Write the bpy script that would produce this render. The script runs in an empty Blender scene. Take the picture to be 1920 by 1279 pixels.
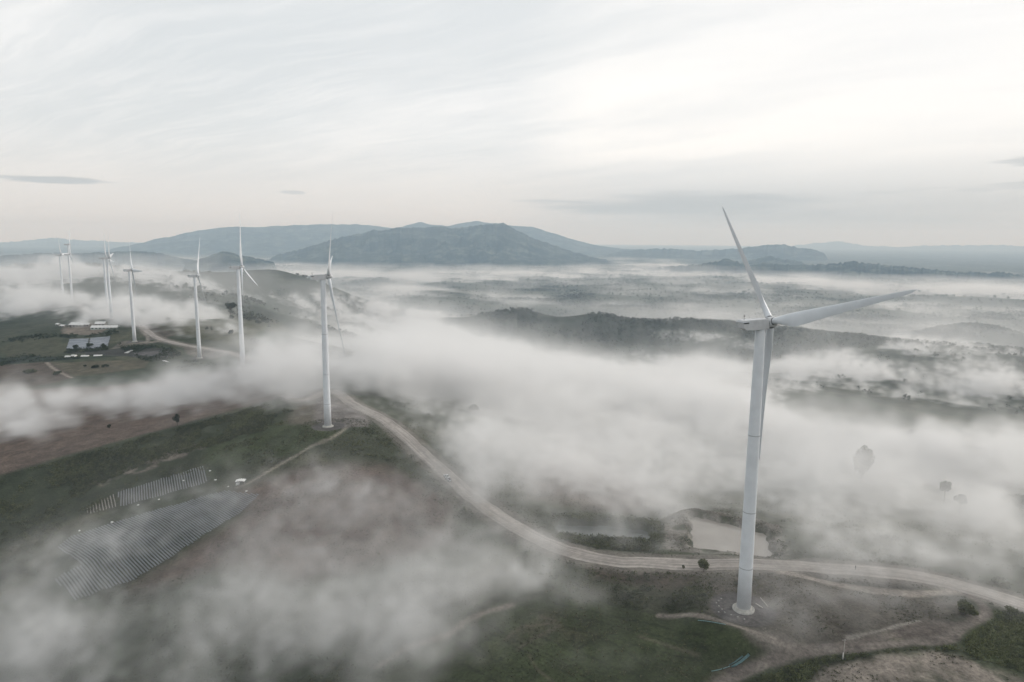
import bpy, bmesh, math, random
import numpy as np
from mathutils import Matrix, Vector

S = bpy.context.scene
COL = S.collection
PI = math.pi
R_ = math.radians
rng = np.random.default_rng(7)
random.seed(7)

# ------------------------------------------------------------------ camera
CAMZ = 114.0
FPX, CX, CY = 1280.0, 960.0, 639.5            # focal length and centre in pixels of a 1920 wide frame
PITCH, ROLL = math.atan(0.1506), R_(0.36)
_f = np.array([0, math.cos(PITCH), -math.sin(PITCH)])
_r = np.array([1.0, 0, 0]); _u = np.cross(_r, _f)
CR = _r * math.cos(ROLL) + _u * math.sin(ROLL)
CU = _u * math.cos(ROLL) - _r * math.sin(ROLL)
cam = bpy.data.cameras.new('camera'); cam_o = bpy.data.objects.new('camera', cam); COL.objects.link(cam_o)
cam.sensor_width = 36.0; cam.lens = 24.0; cam.clip_start = 1.0; cam.clip_end = 200000.0
m = Matrix.Identity(4)
for i in range(3):
    m[i][0] = CR[i]; m[i][1] = CU[i]; m[i][2] = -_f[i]
m[2][3] = CAMZ
cam_o.matrix_world = m
S.camera = cam_o

# ------------------------------------------------------------------ render, exposure
S.view_settings.view_transform = 'Standard'; S.view_settings.look = 'None'
S.view_settings.gamma = 1.0; S.view_settings.use_curve_mapping = False
S.view_settings.exposure = 0.20
S.cycles.use_denoising = True
S.cycles.max_bounces = 6; S.cycles.diffuse_bounces = 2; S.cycles.glossy_bounces = 2
S.cycles.volume_bounces = 3; S.cycles.transparent_max_bounces = 8
S.cycles.volume_step_rate = 1.8; S.cycles.volume_max_steps = 512

# ------------------------------------------------------------------ sun and sky
SUN_AZ, SUN_EL = R_(62), R_(20)               # azimuth clockwise from +Y
sd = Vector((math.sin(SUN_AZ) * math.cos(SUN_EL), math.cos(SUN_AZ) * math.cos(SUN_EL), math.sin(SUN_EL)))
sl = bpy.data.lights.new('sun', 'SUN'); sl.energy = 1.5; sl.angle = R_(14); sl.color = (1.0, 0.95, 0.88)
so = bpy.data.objects.new('sun', sl); COL.objects.link(so)
so.rotation_euler = (-sd).to_track_quat('-Z', 'Y').to_euler(); so.location = (0, 0, 300)

W = bpy.data.worlds.new('World'); S.world = W; W.use_nodes = True
nt = W.node_tree; nt.nodes.clear()


class NT:
    """small helper to write node trees"""
    def __init__(self, tree): self.t = tree
    def n(self, typ, **kw):
        nd = self.t.nodes.new(typ)
        for k, v in kw.items():
            if k in ('op',): nd.operation = v
            else: setattr(nd, k, v)
        return nd
    def set(self, sock, v):
        if isinstance(v, bpy.types.NodeSocket): self.t.links.new(v, sock)
        elif isinstance(v, bpy.types.Node): self.t.links.new(v.outputs[0], sock)
        elif v is not None: sock.default_value = v
    def math(self, op, a, b=None, c=None, clamp=False):
        nd = self.n('ShaderNodeMath', op=op); nd.use_clamp = clamp
        self.set(nd.inputs[0], a); self.set(nd.inputs[1], b); self.set(nd.inputs[2], c)
        return nd.outputs[0]
    def vmath(self, op, a, b=None):
        nd = self.n('ShaderNodeVectorMath', op=op)
        self.set(nd.inputs[0], a); self.set(nd.inputs[1], b)
        return nd.outputs[0]
    def noise(self, vec, scale=1.0, detail=6.0, rough=0.55, dist=0.0, dims='3D'):
        nd = self.n('ShaderNodeTexNoise', noise_dimensions=dims)
        self.set(nd.inputs['Vector'], vec); nd.inputs['Scale'].default_value = scale
        nd.inputs['Detail'].default_value = detail; nd.inputs['Roughness'].default_value = rough
        nd.inputs['Distortion'].default_value = dist
        return nd.outputs['Fac']
    def ramp(self, v, a, b, lo=0.0, hi=1.0):
        nd = self.n('ShaderNodeMapRange', interpolation_type='SMOOTHSTEP')
        self.set(nd.inputs['Value'], v); nd.inputs['From Min'].default_value = a; nd.inputs['From Max'].default_value = b
        nd.inputs['To Min'].default_value = lo; nd.inputs['To Max'].default_value = hi
        return nd.outputs[0]
    def mix(self, f, a, b, mode='MIX'):
        nd = self.n('ShaderNodeMix', data_type='RGBA', blend_type=mode)
        self.set(nd.inputs[0], f); self.set(nd.inputs[6], a); self.set(nd.inputs[7], b)
        return nd.outputs[2]


def c4(r, g, b): return (r, g, b, 1.0)


T = NT(nt)
geo = T.n('ShaderNodeTexCoord')
D = geo.outputs['Generated']
sep = T.n('ShaderNodeSeparateXYZ'); T.set(sep.inputs[0], D)
dx, dy, dz = sep.outputs
az = T.math('ARCTAN2', dx, dy)                # radians clockwise from +Y
el = T.math('ARCSINE', dz)
sky = T.n('ShaderNodeTexSky', sky_type='NISHITA'); sky.sun_disc = False
sky.sun_elevation = SUN_EL; sky.sun_rotation = SUN_AZ; sky.altitude = 900; sky.dust_density = 2.5
skyc = T.vmath('SCALE', sky.outputs[0]); skyc.node.inputs['Scale'].default_value = 0.10
# high cloud sheet: direction projected on a plane overhead
zz = T.math('MAXIMUM', dz, 0.0)
inv = T.math('DIVIDE', 1.0, T.math('ADD', zz, 0.10))
cp = T.n('ShaderNodeCombineXYZ'); T.set(cp.inputs[0], T.math('MULTIPLY', dx, inv)); T.set(cp.inputs[1], T.math('MULTIPLY', dy, inv))
wn = T.n('ShaderNodeTexNoise'); T.set(wn.inputs['Vector'], cp.outputs[0]); wn.inputs['Scale'].default_value = 0.9; wn.inputs['Detail'].default_value = 4
wv = T.vmath('SCALE', T.vmath('SUBTRACT', wn.outputs['Color'], (0.5, 0.5, 0.5))); wv.node.inputs['Scale'].default_value = 0.5
cw = T.vmath('ADD', cp.outputs[0], wv)
def sheetn(rot, scl, scale, det, rough, loc=(0, 0, 0), dist=0.0):
    mp = T.n('ShaderNodeMapping', vector_type='TEXTURE'); T.set(mp.inputs[0], cw); mp.inputs['Rotation'].default_value = (0, 0, R_(rot)); mp.inputs['Scale'].default_value = (1 / scl[0], 1 / scl[1], 1); mp.inputs['Location'].default_value = loc
    return T.noise(mp.outputs[0], scale, det, rough, dist)
n1 = sheetn(-40, (0.45, 1.15), 0.85, 10, 0.56)             # long soft bands
n3 = sheetn(-30, (0.35, 3.2), 2.2, 9, 0.66, (2, 5, 0))   # fine streaks
n2 = sheetn(-35, (0.5, 1.1), 0.6, 5, 0.55, (7.3, 1.7, 0))
# brightness grows towards the veiled sun; an uneven cloud edge crosses the middle of the sky
edge = T.math('ADD', az, T.math('MULTIPLY', T.math('SUBTRACT', n1, 0.5), 1.5))
edge = T.math('ADD', edge, T.math('MULTIPLY', T.math('SUBTRACT', el, 0.17), -0.9))
side = T.ramp(edge, -0.22, 0.22)
wide = T.ramp(az, -0.7, 0.6)
bright = T.math('ADD', T.math('MULTIPLY', side, 0.52), T.math('MULTIPLY', wide, 0.48), clamp=True)
cloud = T.mix(bright, c4(0.765, 0.79, 0.80), c4(0.97, 0.965, 0.955))
tex = T.math('ADD', T.math('MULTIPLY', T.ramp(n1, 0.40, 0.66), 0.6), T.math('MULTIPLY', T.ramp(n3, 0.42, 0.68), 0.45), clamp=True)
cloud = T.mix(T.math('MULTIPLY', tex, 0.65), T.mix(1.0, cloud, c4(0.895, 0.905, 0.912), 'MULTIPLY'), c4(0.97, 0.965, 0.955))
thin = T.math('MULTIPLY', T.ramp(n2, 0.38, 0.62, 1.0, 0.0), T.ramp(az, -0.1, 0.5, 1.0, 0.0))
cloud = T.mix(T.math('MULTIPLY', thin, 0.30), cloud, c4(0.66, 0.705, 0.735))
# warm pale air low on the left, greyer on the right
horc = T.mix(T.ramp(az, -0.10, 0.30), c4(0.775, 0.755, 0.735), c4(0.57, 0.60, 0.625))
hw = T.ramp(el, 0.02, 0.15, 1.0, 0.0)
cloud = T.mix(T.math('MULTIPLY', hw, 0.92), cloud, horc)
# low dark stratus bands
ce = T.n('ShaderNodeCombineXYZ'); T.set(ce.inputs[0], az); T.set(ce.inputs[1], el)
mp4 = T.n('ShaderNodeMapping'); T.set(mp4.inputs[0], ce.outputs[0]); mp4.inputs['Scale'].default_value = (4.0, 46.0, 1); mp4.inputs['Location'].default_value = (0.4, 0.3, 0)
n4 = T.noise(mp4.outputs[0], 1.0, 8, 0.6, 0.5)
def band(e0, w, a0, a1, s=0.12):
    b = T.math('MULTIPLY', T.ramp(el, e0 - w, e0), T.ramp(el, e0, e0 + w, 1.0, 0.0))
    b = T.math('MULTIPLY', b, T.ramp(az, a0 - s, a0 + s))
    return T.math('MULTIPLY', b, T.ramp(az, a1 - s, a1 + s, 1.0, 0.0))
def cloudlet(e0, w, a0, a1, lo, hi, amt, s=0.1):
    # keeps only the thick parts of the streaky noise, so the outline stays ragged
    v = T.math('ADD', n4, T.math('MULTIPLY', T.math('SUBTRACT', band(e0, w, a0, a1, s), 1.0), 0.42))
    return T.math('MULTIPLY', T.ramp(v, lo, hi), amt)
bb = cloudlet(0.045, 0.030, 0.02, 0.42, 0.22, 0.54, 0.8)
for c_ in (cloudlet(0.066, 0.022, 0.42, 0.95, 0.32, 0.54, 0.6), cloudlet(0.090, 0.016, 0.58, 0.95, 0.40, 0.52, 0.6, 0.06), cloudlet(0.066, 0.012, -0.95, -0.53, 0.40, 0.52, 0.75, 0.05), cloudlet(0.060, 0.006, -0.325, -0.285, 0.34, 0.5, 0.5, 0.02), cloudlet(0.028, 0.022, 0.1, 0.9, 0.28, 0.62, 0.4)):
    bb = T.math('ADD', bb, c_, clamp=True)
glow = T.math('MULTIPLY', T.math('MULTIPLY', T.ramp(az, -0.02, 0.14), T.ramp(az, 0.16, 0.75, 1.0, 0.25)), T.math('MULTIPLY', T.ramp(el, 0.07, 0.14), T.ramp(el, 0.16, 0.34, 1.0, 0.3)))
cloud = T.mix(T.math('MULTIPLY', glow, T.ramp(n1, 0.36, 0.58, 0.35, 0.9)), cloud, c4(1.02, 1.0, 0.965))
cloud = T.mix(T.math('MULTIPLY', band(0.030, 0.050, 0.10, 1.3, 0.16), T.ramp(n4, 0.2, 0.6, 0.45, 0.9)), cloud, c4(0.49, 0.52, 0.55))
cloud = T.mix(bb, cloud, c4(0.40, 0.43, 0.455))
fin = T.mix(0.94, skyc, cloud)
bg = T.n('ShaderNodeBackground'); T.set(bg.inputs[0], fin); bg.inputs[1].default_value = 1.0
wo = T.n('ShaderNodeOutputWorld'); T.set(wo.inputs[0], bg.outputs[0])

# ------------------------------------------------------------------ projection helpers
def project(x, y, z):
    X, Y, Z = x, y, z - CAMZ
    cx = X * CR[0] + Y * CR[1] + Z * CR[2]; cy = X * CU[0] + Y * CU[1] + Z * CU[2]; cz = X * _f[0] + Y * _f[1] + Z * _f[2]
    cz = np.maximum(cz, 1e-3)
    return CX + FPX * cx / cz, CY - FPX * cy / cz

def ray(px, py):
    return _f + CR * (px - CX) / FPX - CU * (py - CY) / FPX

def on_plane(px, py, z):
    d = ray(px, py); t = (z - CAMZ) / d[2]
    return d * t + np.array([0, 0, CAMZ])

def at_range(px, py, r):
    d = ray(px, py); t = r / math.hypot(d[0], d[1])
    return d * t + np.array([0, 0, CAMZ])

# ------------------------------------------------------------------ noise
def _hash(ix, iy, seed):
    h = (ix.astype(np.int64) * 374761393 + iy.astype(np.int64) * 668265263 + seed * 974634777) & 0xffffffff
    h = ((h ^ (h >> 13)) * 1274126177) & 0xffffffff
    return ((h ^ (h >> 16)) & 0xffff) / 65535.0

def vnoise(x, y, seed=0):
    ix = np.floor(x); iy = np.floor(y); fx = x - ix; fy = y - iy
    fx = fx * fx * fx * (fx * (fx * 6 - 15) + 10); fy = fy * fy * fy * (fy * (fy * 6 - 15) + 10)
    a = _hash(ix, iy, seed); b = _hash(ix + 1, iy, seed); c = _hash(ix, iy + 1, seed); d = _hash(ix + 1, iy + 1, seed)
    return (a + (b - a) * fx) * (1 - fy) + (c + (d - c) * fx) * fy

def fbm(x, y, seed=0, octv=5, gain=0.5):
    s = 0; a = 1; t = 0
    for o in range(octv):
        s = s + a * (vnoise(x, y, seed + o * 17) - 0.5); t += a; a *= gain
        x, y = (x * 0.8 - y * 0.6) * 2.03, (x * 0.6 + y * 0.8) * 2.03
    return s / t * 2

def ridged(x, y, seed=0, octv=5):
    s = 0; a = 1; t = 0
    for o in range(octv):
        s = s + a * (1 - abs(2 * vnoise(x, y, seed + o * 13) - 1)); t += a; a *= 0.5
        x, y = (x * 0.8 - y * 0.6) * 2.03, (x * 0.6 + y * 0.8) * 2.03
    return s / t

def sstep(a, b, v):
    t = np.clip((v - a) / (b - a), 0, 1); return t * t * (3 - 2 * t)

# ------------------------------------------------------------------ turbines: where they stand
TURB = [(72.5, 197.6, 0.3), (-110.1, 397.3, 1.6), (-239.4, 597.7, -2.3), (-340.9, 734.1, -17.6), (-474.5, 848.5, -17.6),
        (-588.4, 996.5, -7.7), (-645.1, 1083.9, -10.7), (-850.0, 1315.5, -11.8), (-932.4, 1414.7, -15.9), (-978.8, 1516.2, 4.6)]
TROT = [(76, 45), (73.5, 78), (78, 114), (70.5, 33), (54, 30), (61.5, 84), (66, 100), (60, 9), (69, 87), (61.5, 35)]  # yaw, phase

# ------------------------------------------------------------------ ground height: thin plate spline through known points
CP = [tuple(t) for t in TURB]
def cp(px, py, z): p = on_plane(px, py, z); CP.append((p[0], p[1], z))
def cr(px, py, r): p = at_range(px, py, r); CP.append(tuple(p))
for a in [(1900, 1130, -3), (1600, 1068, -2.5), (1400, 1058, -2.5), (1200, 1055, -4), (1060, 1032, -6), (940, 975, -8.5), (850, 905, -9), (760, 820, -5), (700, 777, -1.5), (640, 745, 0),
          (1370, 1005, -8), (1130, 992, -10), (900, 1200, -8), (1100, 1240, -6), (1300, 1180, -3), (1500, 1250, -4), (1750, 1260, -2), (1900, 1220, -3), (700, 1270, -18), (600, 1150, -24), (800, 1060, -16), (650, 960, -15),
          (450, 920, -18), (300, 980, -24), (150, 1060, -32), (0, 1100, -42), (300, 1250, -40), (0, 1279, -52),
          (0, 890, -26), (150, 848, -20), (330, 798, -12), (500, 755, -5), (200, 900, -25), (60, 960, -34), (400, 850, -13),
          (0, 800, -30), (150, 780, -26), (300, 740, -20), (450, 712, -9), (0, 700, -28), (150, 680, -26), (250, 665, -22), (0, 640, -26), (150, 640, -22), (90, 610, -20), (0, 590, -25),
          (1700, 950, -28), (1900, 1000, -22), (1500, 950, -22), (1500, 870, -45), (1900, 870, -60), (1200, 900, -30), (1000, 850, -30), (1250, 800, -70), (1000, 760, -55), (1700, 780, -110), (1900, 740, -130), (1300, 700, -150), (900, 700, -70),
          (1000, 668, -200), (1200, 668, -200), (1450, 680, -180), (300, 600, -14), (430, 600, -14), (500, 622, -16), (560, 636, -20), (600, 655, -60)]:
    cp(*a)
for a in [(830, 606, 2100), (900, 606, 2100), (970, 602, 2150), (1050, 608, 2100), (1150, 614, 2050), (1250, 618, 2000), (1330, 640, 1850), (1450, 655, 1800), (1600, 660, 1650),
          (430, 508, 2400), (520, 506, 2450), (600, 537, 2300), (690, 592, 2050), (760, 620, 1950), (600, 630, 1350), (480, 580, 1500), (440, 560, 1700), (0, 503, 2600), (150, 497, 2800), (300, 508, 2600), (280, 535, 1800), (370, 530, 2000), (100, 520, 2000),
          (0, 535, 1900), (1450, 620, 2500), (1650, 645, 2300), (1850, 655, 2100), (1350, 606, 2600)]:
    cr(*a)
for azd, r, z in [(az_, r_, z_) for az_ in range(-180, 181, 24) for r_, z_ in ((8500, -250), (15000, -250), (30000, -250), (70000, -250))] + \
        [(az_, 4300, -250) for az_ in (-8, 0, 8, 16, 24, 32, 40, 50, 75, 110, 150)] + [(az_, 3100, -250) for az_ in (4, 12, 20, 28, 36, 46, 70)] + \
        [(az_, 2850, -247) for az_ in (-10, -5, 1, 7)] + [(-14, 3000, -225), (-19, 3400, -170)] + [(az_, 5500, -170) for az_ in (-40, -30, -60)] + [(-20, 5500, -230)] + [(az_, r_, z_) for az_ in (-180, -140, -100, -65, 65, 100, 140, 180) for r_, z_ in ((120, -25), (600, -70), (2200, -200))] + \
        [(az_, 40, -14) for az_ in range(-180, 181, 45)]:
    a = R_(azd); CP.append((r * math.sin(a), r * math.cos(a), z))
CP = np.array(CP)

def logpol(x, y):
    return np.arctan2(x, y), np.log(np.maximum(np.hypot(x, y), 8.0))

_cu, _cv = logpol(CP[:, 0], CP[:, 1])
def _phi(d2): return 0.5 * d2 * np.log(d2 + 1e-12)
_n = len(CP)
_K = _phi((_cu[:, None] - _cu[None]) ** 2 + (_cv[:, None] - _cv[None]) ** 2) + np.eye(_n) * 1e-4
_P = np.stack([np.ones(_n), _cu, _cv], 1)
_A = np.block([[_K, _P], [_P.T, np.zeros((3, 3))]])
_w = np.linalg.solve(_A, np.concatenate([CP[:, 2], np.zeros(3)]))

def h_base(x, y):
    x = np.asarray(x, float); y = np.asarray(y, float); sh = x.shape
    u, v = logpol(x.ravel(), y.ravel()); out = np.empty(u.size)
    for i in range(0, u.size, 100000):
        a, b = u[i:i + 100000], v[i:i + 100000]
        d2 = (a[:, None] - _cu[None]) ** 2 + (b[:, None] - _cv[None]) ** 2
        out[i:i + 100000] = _phi(d2) @ _w[:_n] + _w[_n] + _w[_n + 1] * a + _w[_n + 2] * b
    return np.clip(out, -252, 60).reshape(sh)

def ground_hit(px, py, hf):
    """where the view ray through a pixel of the photograph meets the ground"""
    d = ray(px, py); hd = math.hypot(d[0], d[1])
    r = np.exp(np.linspace(math.log(60), math.log(20000), 1500)); t = r / hd
    z = CAMZ + d[2] * t; g = hf(d[0] * t, d[1] * t)
    below = np.nonzero(z < g)[0]
    if len(below) == 0: return np.array([d[0] * t[-1], d[1] * t[-1], g[-1]])
    i = max(below[0], 1); a, b = t[i - 1], t[i]
    for _ in range(2):
        tt = np.linspace(a, b, 12); q = (CAMZ + d[2] * tt) < hf(d[0] * tt, d[1] * tt)
        k = max(int(np.argmax(q)), 1); a, b = tt[k - 1], tt[k]
    tm = (a + b) / 2
    return np.array([d[0] * tm, d[1] * tm, CAMZ + d[2] * tm])

def G(px, py): return ground_hit(px, py, h_base)
def Gs(pts): return np.array([G(*p) for p in pts])

# ------------------------------------------------------------------ lines and areas laid out on the ground
def smooth_line(pts, step=4.0):
    P = np.asarray(pts, float)[:, :2]
    out = []
    for i in range(len(P) - 1):
        p0 = P[max(i - 1, 0)]; p1 = P[i]; p2 = P[i + 1]; p3 = P[min(i + 2, len(P) - 1)]
        n = max(2, int(np.linalg.norm(p2 - p1) / step))
        for k in range(n):
            t = k / n
            out.append(0.5 * ((2 * p1) + (-p0 + p2) * t + (2 * p0 - 5 * p1 + 4 * p2 - p3) * t * t + (-p0 + 3 * p1 - 3 * p2 + p3) * t ** 3))
    out.append(P[-1]); return np.array(out)

def seg_dist(x, y, line):
    """distance to a polyline and parameter along it (index)"""
    best = np.full(x.shape, 1e9); par = np.zeros(x.shape)
    for i in range(len(line) - 1):
        a, b = line[i], line[i + 1]; d = b - a; L2 = d @ d + 1e-9
        t = np.clip(((x - a[0]) * d[0] + (y - a[1]) * d[1]) / L2, 0, 1)
        dd = np.hypot(x - a[0] - t * d[0], y - a[1] - t * d[1])
        k = dd < best; best[k] = dd[k]; par[k] = i + t[k]
    return best, par

def poly_sd(x, y, poly):
    """signed distance to a polygon, negative inside"""
    P = np.asarray(poly)[:, :2]; n = len(P)
    d, _ = seg_dist(x, y, np.vstack([P, P[:1]]))
    ins = np.zeros(x.shape, bool)
    for i in range(n):
        x1, y1 = P[i]; x2, y2 = P[(i + 1) % n]
        c = ((y1 > y) != (y2 > y)) & (x < (x2 - x1) * (y - y1) / (y2 - y1 + 1e-12) + x1)
        ins ^= c
    return np.where(ins, -d, d)

road_px = [(2150, 1215), (1920, 1135), (1800, 1100), (1700, 1080), (1600, 1070), (1500, 1063), (1400, 1059), (1300, 1059), (1200, 1056), (1130, 1050), (1060, 1032), (1000, 1008), (940, 972), (890, 937), (850, 902), (800, 858), (760, 820), (730, 795), (700, 777), (660, 757), (620, 735)]
road_xy = [G(*p)[:2] for p in road_px]
road_xy += [np.array(p) for p in ((-150, 475), (-195, 545), (-222, 592))]
far_px = [(440, 665), (400, 657), (360, 650), (325, 643), (295, 634), (277, 622), (262, 608), (245, 600), (225, 592)]
road_xy += [G(*p)[:2] for p in far_px] + [np.array((-640, 1060)), np.array((-760, 1200)), np.array((-900, 1370))]
ROAD = smooth_line(road_xy, 5.0)
track_px = [(1330, 1300), (1357, 1279), (1452, 1240), (1523, 1220), (1640, 1212), (1764, 1203), (1807, 1174), (1848, 1150), (1838, 1128), (1805, 1107)]
TRACK = smooth_line([G(*p)[:2] for p in track_px], 3.0)
LOOP = smooth_line([G(*p)[:2] for p in [(1440, 1064), (1500, 1077), (1560, 1095), (1640, 1107), (1720, 1112), (1790, 1108)]], 3.0)
TPATH = smooth_line([G(*p)[:2] for p in [(1590, 1197), (1650, 1184), (1700, 1170), (1722, 1165)]], 3.0)
CPATH = smooth_line([G(*p)[:2] for p in [(1236, 1152), (1290, 1160), (1330, 1172), (1390, 1190), (1450, 1213), (1480, 1222)]], 3.0)
HPATH = smooth_line([G(*p)[:2] for p in [(650, 805), (635, 818), (615, 828), (585, 837), (555, 855), (520, 875), (470, 905), (445, 915)]], 3.0)
LPATH = smooth_line([G(*p)[:2] for p in [(88, 681), (105, 694), (122, 703), (135, 709)]], 4.0)
FPATH = smooth_line([G(*p)[:2] for p in [(240, 641), (262, 641), (290, 642), (310, 640)]], 4.0)
T5PATH = smooth_line([G(*p)[:2] for p in [(262, 608), (268, 622), (277, 634), (276, 641)]], 4.0)

pond_a = Gs([(1297, 983), (1303, 980), (1389, 992), (1434, 999), (1440, 1010), (1449, 1031), (1297, 1018)])
pond_b = Gs([(1047, 981), (1090, 984), (1130, 987), (1180, 992), (1220, 997), (1222, 1004), (1214, 1010), (1170, 1007), (1113, 1005), (1053, 997)])
def ragged(P, seed, amp):
    out = []
    for i in range(len(P)):
        a, b = P[i], P[(i + 1) % len(P)]; n = max(2, int(np.linalg.norm(b - a) / 1.5))
        for k in range(n):
            q = a + (b - a) * k / n; j = fbm(np.array([q[0] / 4.0]), np.array([q[1] / 4.0]), seed, 3)[0] * amp; d = (b - a)[:2]; d = d / (np.linalg.norm(d) + 1e-6)
            out.append((q[0] - d[1] * j, q[1] + d[0] * j, q[2]))
    return np.array(out)
pond_a, pond_b = ragged(pond_a, 3, 1.6), ragged(pond_b, 4, 2.0)
LA, LB = float(pond_a[:, 2].mean()) - 1.2, float(pond_b[:, 2].mean()) - 1.0
_road_h = None
HUMPS = [(*at_range(px, 600, r)[:2], h, w) for px, r, h, w in ((850, 2080, 13, 75), (905, 2140, 10, 60), (975, 2180, 30, 95), (1050, 2080, 14, 70), (1120, 2130, 26, 85), (1195, 2040, 15, 75), (1280, 2010, 24, 80), (1010, 1930, 16, 90), (1160, 1900, 18, 100), (1480, 1900, 10, 70), (1590, 1850, 12, 80), (1830, 2900, 30, 160), (1780, 3000, 22, 190), (1905, 2850, 26, 170))]

def h_ground(x, y, fine=True):
    """final ground height: spline, relief noise, flattened under the roads, dug out at the ponds"""
    global _road_h
    x = np.asarray(x, float); y = np.asarray(y, float); sh = x.shape; x = x.ravel(); y = y.ravel()
    z = h_base(x, y); r = np.hypot(x, y)
    near = r < 2300
    dr = np.full(x.shape, 1e3)
    if near.any():
        d, p = seg_dist(x[near], y[near], ROAD); dr[near] = d
        if _road_h is None:
            hh = h_base(ROAD[:, 0], ROAD[:, 1]); k = np.ones(7) / 7
            _road_h = np.convolve(np.pad(hh, 3, 'edge'), k, 'valid')
        rh = np.interp(p, np.arange(len(ROAD)), _road_h)
        zz = z[near]; w = 1 - sstep(5.0, 14.0, d); z[near] = zz * (1 - w) + (rh + 0.3) * w
    for t in TURB:
        d = np.hypot(x - t[0], y - t[1]); dr = np.minimum(dr, np.maximum(d - 8, 0))
        w = 1 - sstep(11, 24, d); z = z * (1 - w) + t[2] * w
    if fine:
        k = sstep(6, 22, dr)
        z = z + k * (1.1 * fbm(x / 55, y / 55, 3, 4) + 0.45 * fbm(x / 9, y / 9, 5, 3)) * sstep(0, 500, 900 - 0.2 * r)
        mid = sstep(900, 2000, r)
        z = z + mid * (13 + 13 * sstep(2600, 4000, r)) * fbm(x / 420, y / 420, 21, 6) * (1 - 0.5 * sstep(4000, 9000, r)) * sstep(10, 60, dr)
    for hx, hy, hh, hr in HUMPS:
        z = z + hh * np.exp(-((x - hx) ** 2 + (y - hy) ** 2) / hr ** 2)
    for poly, lev in ((pond_a, LA), (pond_b, LB)):
        c = poly[:, :2].mean(0); sel = np.hypot(x - c[0], y - c[1]) < 90
        if sel.any():
            sd_ = poly_sd(x[sel], y[sel], poly); w = 1 - sstep(2.0, 16, sd_)
            tgt = np.where(sd_ < 0, lev - 1.5 * sstep(0, 3, -sd_), lev + 2.3 * sstep(0, 2.6, sd_))
            z[sel] = z[sel] * (1 - w) + tgt * w
    return z.reshape(sh)

def hz(x, y): return float(h_ground(np.array([x]), np.array([y]))[0])

# ------------------------------------------------------------------ mesh helpers
def link(name, me, mat=None, parent=None, smooth=False):
    o = bpy.data.objects.new(name, me); COL.objects.link(o)
    if mat is not None: me.materials.append(mat)
    if parent is not None: o.parent = parent
    if smooth: me.polygons.foreach_set('use_smooth', np.ones(len(me.polygons), bool))
    return o

def mesh_np(name, v, faces, smooth=False, mat=None, parent=None):
    """v (n,3); faces (m,k) int array"""
    me = bpy.data.meshes.new(name); v = np.asarray(v, np.float32); faces = np.asarray(faces, np.int32)
    me.vertices.add(len(v)); me.vertices.foreach_set('co', v.ravel())
    k = faces.shape[1]; me.loops.add(faces.size); me.loops.foreach_set('vertex_index', faces.ravel())
    me.polygons.add(len(faces)); me.polygons.foreach_set('loop_start', np.arange(0, faces.size, k, dtype=np.int32))
    me.polygons.foreach_set('loop_total', np.full(len(faces), k, np.int32))
    me.update(calc_edges=True); me.validate()
    return link(name, me, mat, parent, smooth)

def bm_obj(name, bm, mat=None, parent=None, smooth=False):
    bmesh.ops.recalc_face_normals(bm, faces=bm.faces)
    me = bpy.data.meshes.new(name); bm.to_mesh(me); bm.free()
    return link(name, me, mat, parent, smooth)

def tag(o, label=None, cat=None, group=None, kind=None):
    if label: o['label'] = label
    if cat: o['category'] = cat
    if group: o['group'] = group
    if kind: o['kind'] = kind
    return o

def empty(name, loc=(0, 0, 0), rz=0.0):
    o = bpy.data.objects.new(name, None); COL.objects.link(o); o.location = loc; o.rotation_euler = (0, 0, rz); o.empty_display_size = 2
    return o

def mat_new(name):
    mt = bpy.data.materials.new(name); mt.use_nodes = True
    t = NT(mt.node_tree); p = mt.node_tree.nodes['Principled BSDF']
    return mt, t, p

def simple(name, col, rough=0.6, var=0.12, scale=0.5, metal=0.0, bump=0.0):
    mt, t, p = mat_new(name)
    tc = t.n('ShaderNodeTexCoord'); n = t.noise(tc.outputs['Object'], scale, 6, 0.6)
    c = t.mix(t.ramp(n, 0.3, 0.7), c4(*[v * (1 - var) for v in col]), c4(*[min(v * (1 + var), 0.95) for v in col]))
    t.set(p.inputs['Base Color'], c); p.inputs['Roughness'].default_value = rough; p.inputs['Metallic'].default_value = metal
    if bump:
        b = t.n('ShaderNodeBump'); b.inputs['Strength'].default_value = bump; t.set(b.inputs['Height'], n); t.set(p.inputs['Normal'], b.outputs[0])
    return mt

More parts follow.
